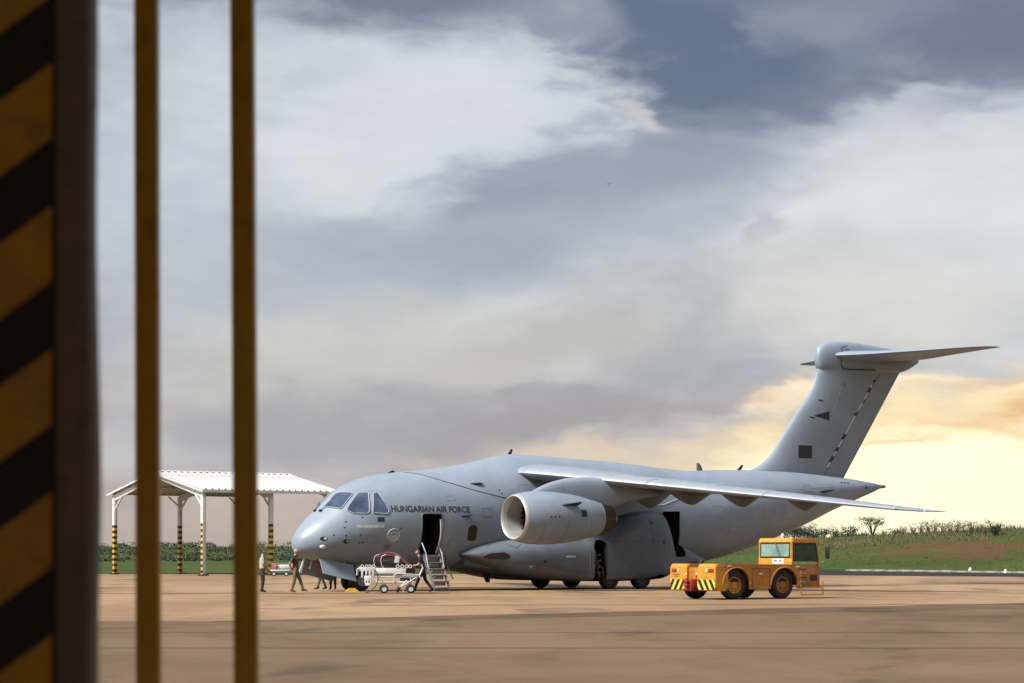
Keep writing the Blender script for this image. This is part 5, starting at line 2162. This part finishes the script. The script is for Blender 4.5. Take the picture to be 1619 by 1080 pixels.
    def diag(bm):
        tube(bm, [(1.32, -.08, .70), (1.44, -.08, .80), (2.32, -.08, .74), (2.2, -.08, .62), (1.62, -.08, .26), (1.72, -.08, .08)], .027, 6)
        tube(bm, [(1.36, -.08, .44), (1.30, -.08, .66), (1.44, -.08, .80)], .022, 6)
        tube(bm, [(2.3, -.08, .74), (2.46, -.08, .52)], .025, 6)
        tube(bm, [(1.86, -.08, .52), (1.52, -.08, .20)], .03, 6)
    part('brace', diag, 'pale_hose')
    part('kick_pad', lambda bm: box(bm, (1.50, -.06, .16), (.14, .10, .24), Matrix.Rotation(R(30), 4, 'Y'), bev=.02), 'stripe_black')
    part('lower_tray', lambda bm: box(bm, (1.90, .4, .58), (.62, .8, .16), bev=.02), 'stripe_black')
    part('trailing_hose', lambda bm: tube(bm, [(.55, -.1, .95), (.66, -.14, .8), (.70, -.15, .55), (.62, -.14, .32), (.45, -.12, .14), (.30, -.1, .05), (.2, 0, .03)], .02, 6), 'stripe_black')


service_cart()


# yellow chock in front of the nose wheel
def chock(loc, rz, label):
    root = thing('wheel_chock', label, 'wheel chock', loc, rz, 'yellow wheel chocks')
    bm = bmesh.new()
    prism(bm, rounded([(-.30, 0), (.30, 0), (.12, .16), (-.12, .16)], .03, 3), (-.14, .14), lambda a, b_, e: Vector((a, e, b_)))
    obj('wedge', bm, M['chock'], root)
    bm = bmesh.new()
    tube(bm, [(.1, -.1, .15), (.16, -.04, .20), (.16, .04, .20), (.1, .1, .15)], .012, 5)
    obj('rope_handle', bm, M['stripe_black'], root)


chock((-6.62, 94.2, .0), R(12), 'yellow wheel chock on the ground in front of the nose wheels')


# ------------------------------------------------------------------ open shelter
def shelter():
    ax = math.atan2(.6, .8)
    A = Vector((-30.35, 174.0, 0))
    C = Vector((-22.1, 163.0, 0))
    Wd = (A - C).length
    root = thing('aircraft_shelter', 'white open-sided shelter with pitched roof and striped posts far left', 'shelter', C, ax)
    # local: X along the ridge, Y across (from C to A)
    EZ_, RZ_, L0, L1 = 6.15, 7.55, -.35, 11.4
    pm = band_material('post_bands', .42, (.48, .32, .03), (.014, .014, .014), 3.75, (.53, .53, .52))
    for x in (0.0, 5.6, 11.0):
        for y in (0, Wd):
            bm = bmesh.new()
            box(bm, (x, y, EZ_ / 2 - .08), (.29, .29, EZ_ - .16), bev=.02)
            if y == 0 and x == 0:
                for f in bm.faces:
                    if f.normal.y < -.9:
                        f.material_index = 1
            p_ = obj('post', bm, [pm, M['white']], root)
            bm = bmesh.new()
            s = 1 if y == 0 else -1
            box(bm, (x, y, .05), (.6, .6, .1), bev=.02)
            obj('post_foot', bm, M['stripe_black'], p_)
            bm = bmesh.new()
            tube(bm, [(x, y + s * .15, 5.0), (x, y + s * 1.4, 6.1)], .09, 6)
            if x > 0:
                tube(bm, [(x - .15, y, 5.3), (x - 1.0, y, 6.0)], .06, 6)
            obj('knee_brace', bm, M['white'], p_)
    for x in (0.0, 5.6, 11.0):
        for s in (0, 1):
            bm = bmesh.new()
            y0, y1 = (0, Wd / 2) if s == 0 else (Wd, Wd / 2)
            prism(bm, [(y0, EZ_ - .55), (y1, RZ_ - .38), (y1, RZ_ - .02), (y0, EZ_ - .06)], (x - .09, x + .09), lambda a, b_, e: Vector((e, a, b_)))
            obj('rafter', bm, M['white'], root, smooth=0)
    for y, z in ((0.0, EZ_ - .02), (Wd * .17, None), (Wd * .34, None), (Wd * .66, None), (Wd * .83, None), (Wd, EZ_ - .02)):
        if z is None:
            t = 1 - abs(y - Wd / 2) / (Wd / 2)
            z = EZ_ + (RZ_ - EZ_) * t + .02
        bm = bmesh.new()
        box(bm, ((L0 + L1) / 2, y, z), (L1 - L0 - .2, .1, .12))
        obj('purlin', bm, M['roof_under'], root, smooth=0)
    # corrugated sheets, each its own panel
    n = 22
    w = (L1 - L0) / n
    first = {}
    for s in (0, 1):
        for i in range(n):
            if s in first:
                o = first[s].copy()
                COL.objects.link(o)
            else:
                y_e, y_r = (-.55, Wd / 2) if s == 0 else (Wd + .55, Wd / 2)
                ze = EZ_ + .10 - .55 * (RZ_ - EZ_) / (Wd / 2)
                prof = [(0, 0), (.30, 0), (.38, .12), (.56, .12), (.64, 0), (.97, 0)]
                bm = bmesh.new()
                rings = []
                for yy, zz in ((y_e, ze), (y_r, RZ_ + .10)):
                    rings.append([Vector((a * w, yy, zz + h)) for a, h in prof] + [Vector((a * w, yy, zz + h - .02)) for a, h in prof[::-1]])
                loft(bm, rings)
                o = obj('roof_panel', bm, M['sheet'], root, smooth=20)
                first[s] = o
            o.location = (L0 + i * w, 0, 0)
    bm = bmesh.new()
    prism(bm, [(Wd / 2 - .3, RZ_ + .14), (Wd / 2, RZ_ + .20), (Wd / 2 + .3, RZ_ + .14)], (L0, L1), lambda a, b_, e: Vector((e, a, b_)))
    obj('ridge_cap', bm, M['white'], root, smooth=0)
    for s in (0, 1):
        bm = bmesh.new()
        y0, y1 = (-.55, Wd / 2) if s == 0 else (Wd + .55, Wd / 2)
        ze = EZ_ + .06 - .55 * (RZ_ - EZ_) / (Wd / 2)
        prism(bm, [(y0, ze - .12), (y1, RZ_ - .04), (y1, RZ_ + .08), (y0, ze)], (L0 - .06, L0 - .01), lambda a, b_, e: Vector((e, a, b_)))
        obj('barge_board', bm, M['white'], root, smooth=0)
    bm = bmesh.new()
    box(bm, ((L0 + L1) / 2, -.56, EZ_ - .08), (L1 - L0, .06, .2))
    obj('gutter', bm, M['white'], root, smooth=0)


shelter()


# white and red ground cart far off beside the shelter post
def far_cart():
    root = thing('ground_cart', 'small white and red ground equipment cart near the far shelter post', 'cart', (-16.35, 160.5, 0), R(5))
    root.scale = (.72, .72, .72)
    bm = bmesh.new()
    box(bm, (.0, 0, .55), (1.9, 1.1, .16), bev=.03)
    obj('bed', bm, M['white_dirty'], root)
    for y in (-.5, .5):
        bm = bmesh.new()
        for k in range(5):
            tube(bm, [(-.5 + .35 * k, y, .6), (-.5 + .35 * k, y, 1.25)], .03, 5)
        tube(bm, [(-.5, y, 1.0), (.9, y, 1.0)], .032, 5)
        obj('rail', bm, M['pale_hose'], root)
    bm = bmesh.new()
    box(bm, (-.55, 0, .95), (.6, .8, .6), bev=.06)
    obj('pump_box', bm, mat('faded_red', (.42, .12, .10), .5), root)
    bm = bmesh.new()
    lathe(bm, [(-.6, .001), (-.6, .2), (-.5, .26), (.5, .26), (.6, .2), (.6, .001)], 16, 'X', (.45, 0, .86))
    obj('tank', bm, M['white'], root)
    for x in (-.6, .6):
        for y in (-.5, .5):
            wheel(root, (x, y, .24), .24, .14, 'white')


far_cart()


# ------------------------------------------------------------------ vegetation
def leaf_cloud(bm, c, r, n, size, g, flat=1.0, mi=0):
    for _ in range(n):
        while True:
            d = Vector((g.uniform(-1, 1), g.uniform(-1, 1), g.uniform(-1, 1)))
            if d.length < 1:
                break
        d = d.normalized() * d.length ** .5
        p = Vector(c) + Vector((d.x * r[0], d.y * r[1], d.z * r[2]))
        u = Vector((g.gauss(0, 1), g.gauss(0, 1), g.gauss(0, 1) * flat)).normalized()
        w = u.cross(Vector((g.gauss(0, 1), g.gauss(0, 1), g.gauss(0, 1)))).normalized()
        s = size * g.uniform(.5, 1.3)
        f = bm.faces.new([bm.verts.new(p + u * s * a + w * s * b_ * .55) for a, b_ in ((-1, 0), (0, -1), (1, 0), (0, 1))])
        f.material_index = mi


def far_tree(name, label, x, y, z, h, spread, n, size, m='leaf_dark', group=None, umbrella=False, seed=1, trunk=.3, thick=.035):
    g = random.Random(seed)
    root = thing(name, label, 'tree' if name != 'shrub' else 'shrub', (x, y, z), g.uniform(0, 6), group)
    tips = []
    bm = bmesh.new()
    tr = h * thick
    tube(bm, [(0, 0, -.3), (.02 * h, 0, h * trunk * .6), (0, .02 * h, h * trunk)], [tr * 1.4, tr, tr * .8], 7)
    for k in range(9):
        a = 2 * math.pi * k / 9 + g.uniform(-.3, .3)
        rr = spread * g.uniform(.35, .95)
        zt = h * (g.uniform(.78, .95) if umbrella else g.uniform(.45, .95))
        mid = Vector((math.cos(a) * rr * .45, math.sin(a) * rr * .45, h * trunk + (zt - h * trunk) * .62))
        tip = Vector((math.cos(a) * rr, math.sin(a) * rr, zt))
        tube(bm, [(0, 0, h * trunk * g.uniform(.7, 1)), mid, tip], [tr * .5, tr * .32, tr * .12], 5)
        tips.append(tip)
        for q in range(2):
            t2 = mid + Vector((g.uniform(-1, 1), g.uniform(-1, 1), g.uniform(.2, 1))) * spread * .35
            tube(bm, [mid, t2], [tr * .22, tr * .08], 4)
            tips.append(t2)
    obj('trunk', bm, M['bark'], root)
    bm = bmesh.new()
    for t in tips:
        leaf_cloud(bm, t, (spread * .30, spread * .30, (h * .06 if umbrella else h * .14)), max(4, n // len(tips)), size, g)
    obj('crown', bm, M[m], root, smooth=0)
    return root


def zz(x, y):
    return terrain(x, y)


# flat-topped tree beyond the slope and the scrub beside it
far_tree('umbrella_tree', 'lone flat-topped tree with open branches on the ridge behind the wingtip', 82.0, 518, 3.2, 6.7, 3.9, 620, .20, 'leaf_olive', umbrella=True, seed=5, trunk=.42)
RS = [(1272, 470, 3.6, 2.8), (1258, 430, 3.4, 3.0), (1243, 455, 3.2, 3.0), (1285, 500, 3.2, 2.4), (1300, 520, 3.0, 2.6), (1326, 520, 2.8, 2.2), (1318, 500, 4.2, 1.5), (1345, 480, 3.6, 2.4), (1358, 500, 3.0, 2.6), (1375, 540, 3.0, 3.0), (1398, 480, 3.4, 1.2), (1420, 470, 2.6, 2.4)]
RL = ['round dark shrub on the ridge just right of the aircraft belly', 'broad dark shrub on the ridge directly under the rear fuselage', 'low dark shrub on the ridge emerging from under the aircraft tail',
      'small dark shrub on the ridge above the tractor cab roof', 'low wide shrub on the ridge right of the tractor beacon', 'small low shrub left of the lone flat-topped tree', 'thin upright sapling on the ridge left of the flat-topped tree',
      'dark bushy shrub close left of the flat-topped tree', 'low shrub at the foot of the flat-topped tree', 'spreading low shrub right below the flat-topped tree', 'thin pale sapling just right of the flat-topped tree', 'low shrub on the ridge right of the pale sapling']
for i, ((px, D, h, sp), lab) in enumerate(zip(RS, RL)):
    x = (px - 809.5) / 3600 * D
    thin = sp < 2
    far_tree('shrub', lab, x, D, 3.2, h + .9, sp, 160 if thin else 800, .17, 'leaf_olive' if thin else 'leaf_dark', 'shrubs along the ridge', seed=20 + i, trunk=.12)
# dry bushes along the crest to the right
DB = [(1428, 275, 1.9), (1444, 262, 1.7), (1456, 270, 2.0), (1467, 258, 2.0), (1478, 262, 2.2), (1491, 252, 1.9), (1502, 250, 1.8), (1513, 246, 2.1), (1524, 245, 1.6), (1536, 238, 1.9), (1548, 235, 1.7), (1558, 233, 1.5)]
DL = ['leftmost dry leafless bush on the grassy crest', 'pale dry bush second from left on the crest', 'taller dry bush third from left on the crest', 'wide dry bush fourth from left on the crest', 'tallest dry bush midway along the grassy crest', 'dry bush just right of the tallest one on the crest',
      'small dry bush seventh from left on the crest', 'upright dry bush eighth from left on the crest', 'low dry bush ninth from left on the crest', 'dry bush tenth from left on the crest', 'dry bush left beside the dark green crest shrub', 'small dry bush nearest the dark green crest shrub']
for i, ((px, D, h), lab) in enumerate(zip(DB, DL)):
    h *= .78
    x = (px - 809.5) / 3600 * D
    g = random.Random(60 + i)
    root = thing('dry_bush', lab, 'bush', (x, D, terrain(x, D) - .1), 0, 'dry bushes on the crest')
    bm = bmesh.new()
    for k in range(26):
        a = g.uniform(0, 6.3)
        r = g.uniform(.1, .85)
        tip = Vector((math.cos(a) * r, math.sin(a) * r, h * g.uniform(.55, 1.0)))
        mid = tip * .5 + Vector((g.uniform(-.1, .1), g.uniform(-.1, .1), .15))
        tube(bm, [(g.uniform(-.15, .15), g.uniform(-.15, .15), 0), mid, tip], [.026, .018, .007], 4)
    obj('stems', bm, M['dry_stem'], root)
    bm = bmesh.new()
    for k in range(12):
        a = g.uniform(0, 6.3)
        r = g.uniform(.1, .8)
        leaf_cloud(bm, (math.cos(a) * r, math.sin(a) * r, h * g.uniform(.35, .95)), (.3, .3, .25), 14, .07, g)
    obj('leaves', bm, M['dry_grass'], root, smooth=0)
x = (1574 - 809.5) / 3600 * 232
far_tree('shrub', 'rounded dark green shrub standing on the crest at far right', x, 232, terrain(x, 232) - .5, 2.1, .95, 700, .10, 'leaf_dark', 'shrubs along the ridge', seed=90, trunk=.2)

# tall seeding grass along the crest, rough tufts on the slope
bm = bmesh.new()
g = random.Random(3)
def tuft(x, y, z, h, n, m=0):
    for _ in range(n):
        a = g.uniform(0, 6.3)
        d = Vector((math.cos(a), math.sin(a), 0))
        b0 = Vector((x + g.uniform(-.3, .3), y + g.uniform(-.3, .3), z - .05))
        w = Vector((-d.y, d.x, 0)) * .035 * (1 + h)
        hh = h * g.uniform(.5, 1.1)
        bm.faces.new([bm.verts.new(b0 - w), bm.verts.new(b0 + w), bm.verts.new(b0 + d * hh * .3 + Vector((0, 0, hh)))]).material_index = m
for i in range(2600):
    x = g.uniform(30, 72)
    y0 = 235 - .55 * x
    y = y0 + g.uniform(18, 55)
    dens = .5 + .8 * noise.noise((x * .18, y * .1, 9))
    if g.random() < dens:
        tuft(x, y, terrain(x, y), g.uniform(.3, .85) * (.6 + .5 * sstep(40, 60, x)), 5)
obj('tall_grass', bm, M['dry_grass'], kind='stuff', smooth=0)
bm = bmesh.new()
for i in range(5200):
    x = g.uniform(2, 66)
    y0 = 235 - .55 * x
    y = y0 + g.uniform(-34, 40)
    if y < road_far(x) + .6:
        continue
    if noise.noise((x * .12, y * .07, 2)) > -.12:
        tuft(x, y, terrain(x, y), g.uniform(.12, .36), 3)
obj('grass_tufts', bm, M['leaf_olive'], kind='stuff', smooth=0)

# woodland beyond the grass on the left: a far mass that reads as one belt
bm = bmesh.new()
g = random.Random(11)
for i in range(420):
    y = g.uniform(430, 560)
    x = -g.uniform(0.02, 0.32) * y
    near_nose = -.105 < x / y
    if noise.noise((x * .05, y * .03, 4)) < -.05 and not near_nose:
        continue
    h = g.uniform(.6, 1.9) * (1.5 if near_nose else 1) * (.75 + .5 * noise.noise((x * .08, 3, 1)) + .25)
    leaf_cloud(bm, (x, y, terrain(x, y) + h * .45), (h * g.uniform(1.0, 2.0), h * 1.2, h * g.uniform(.45, .65)), 90, .24, g)
for i in range(340):
    y = g.uniform(640, 1300)
    x = -g.uniform(0.02, 0.32) * y
    h = g.uniform(1.6, 4.0)
    if -.108 < x / y:
        h *= 1.25
    h *= .85
    leaf_cloud(bm, (x, y, terrain(x, y) + h * .4), (h * 1.6, h * 1.2, h * .5), 70, .4, g)
for f in bm.faces:
    q = f.calc_center_median()
    f.material_index = 1 if noise.noise((q.x * .06, q.y * .02, q.z * .5)) > .12 else 0
obj('woodland', bm, [M['leaf_dark'], M['leaf_olive']], kind='stuff', smooth=0)

# two pale marker stones low on the slope at the right
for px, py, D, lab in ((1534, 882, 196, 'small white marker stone on the bare earth slope'), (1590, 893, 184, 'small white marker stone near the kerb at far right')):
    x = (px - 809.5) / 3600 * D
    bm = bmesh.new()
    lathe(bm, [(0, .001), (0, .16), (.22, .14), (.30, .08), (.32, .001)], 10, 'Z')
    o = obj('marker_stone', bm, M['white'])
    o.location = (x, D, terrain(x, D) + .02)
    tag(o, lab, 'marker stone', 'white marker stones')

# a bird high in the clouds
bm = bmesh.new()
for s in (1, -1):
    vs = [bm.verts.new(p) for p in ((0, .12, 0), (0, -.12, 0), (s * .35, -.04, .12), (s * .35, .10, .12))]
    bm.faces.new(vs)
    v2 = [bm.verts.new(p) for p in ((s * .35, .10, .12), (s * .35, -.04, .12), (s * .75, -.12, .02))]
    bm.faces.new(v2)
lathe(bm, [(-.28, .001), (-.2, .05), (0, .08), (.18, .05), (.26, .03), (.32, .001)], 8, 'Y')
o = obj('bird', bm, M['letter'])
o.location = ((962 - 809.5) / 3600 * 400, 400, 1.6 + (875 - 291) / 3600 * 400)
tag(o, 'tiny dark bird flying among the clouds', 'bird')
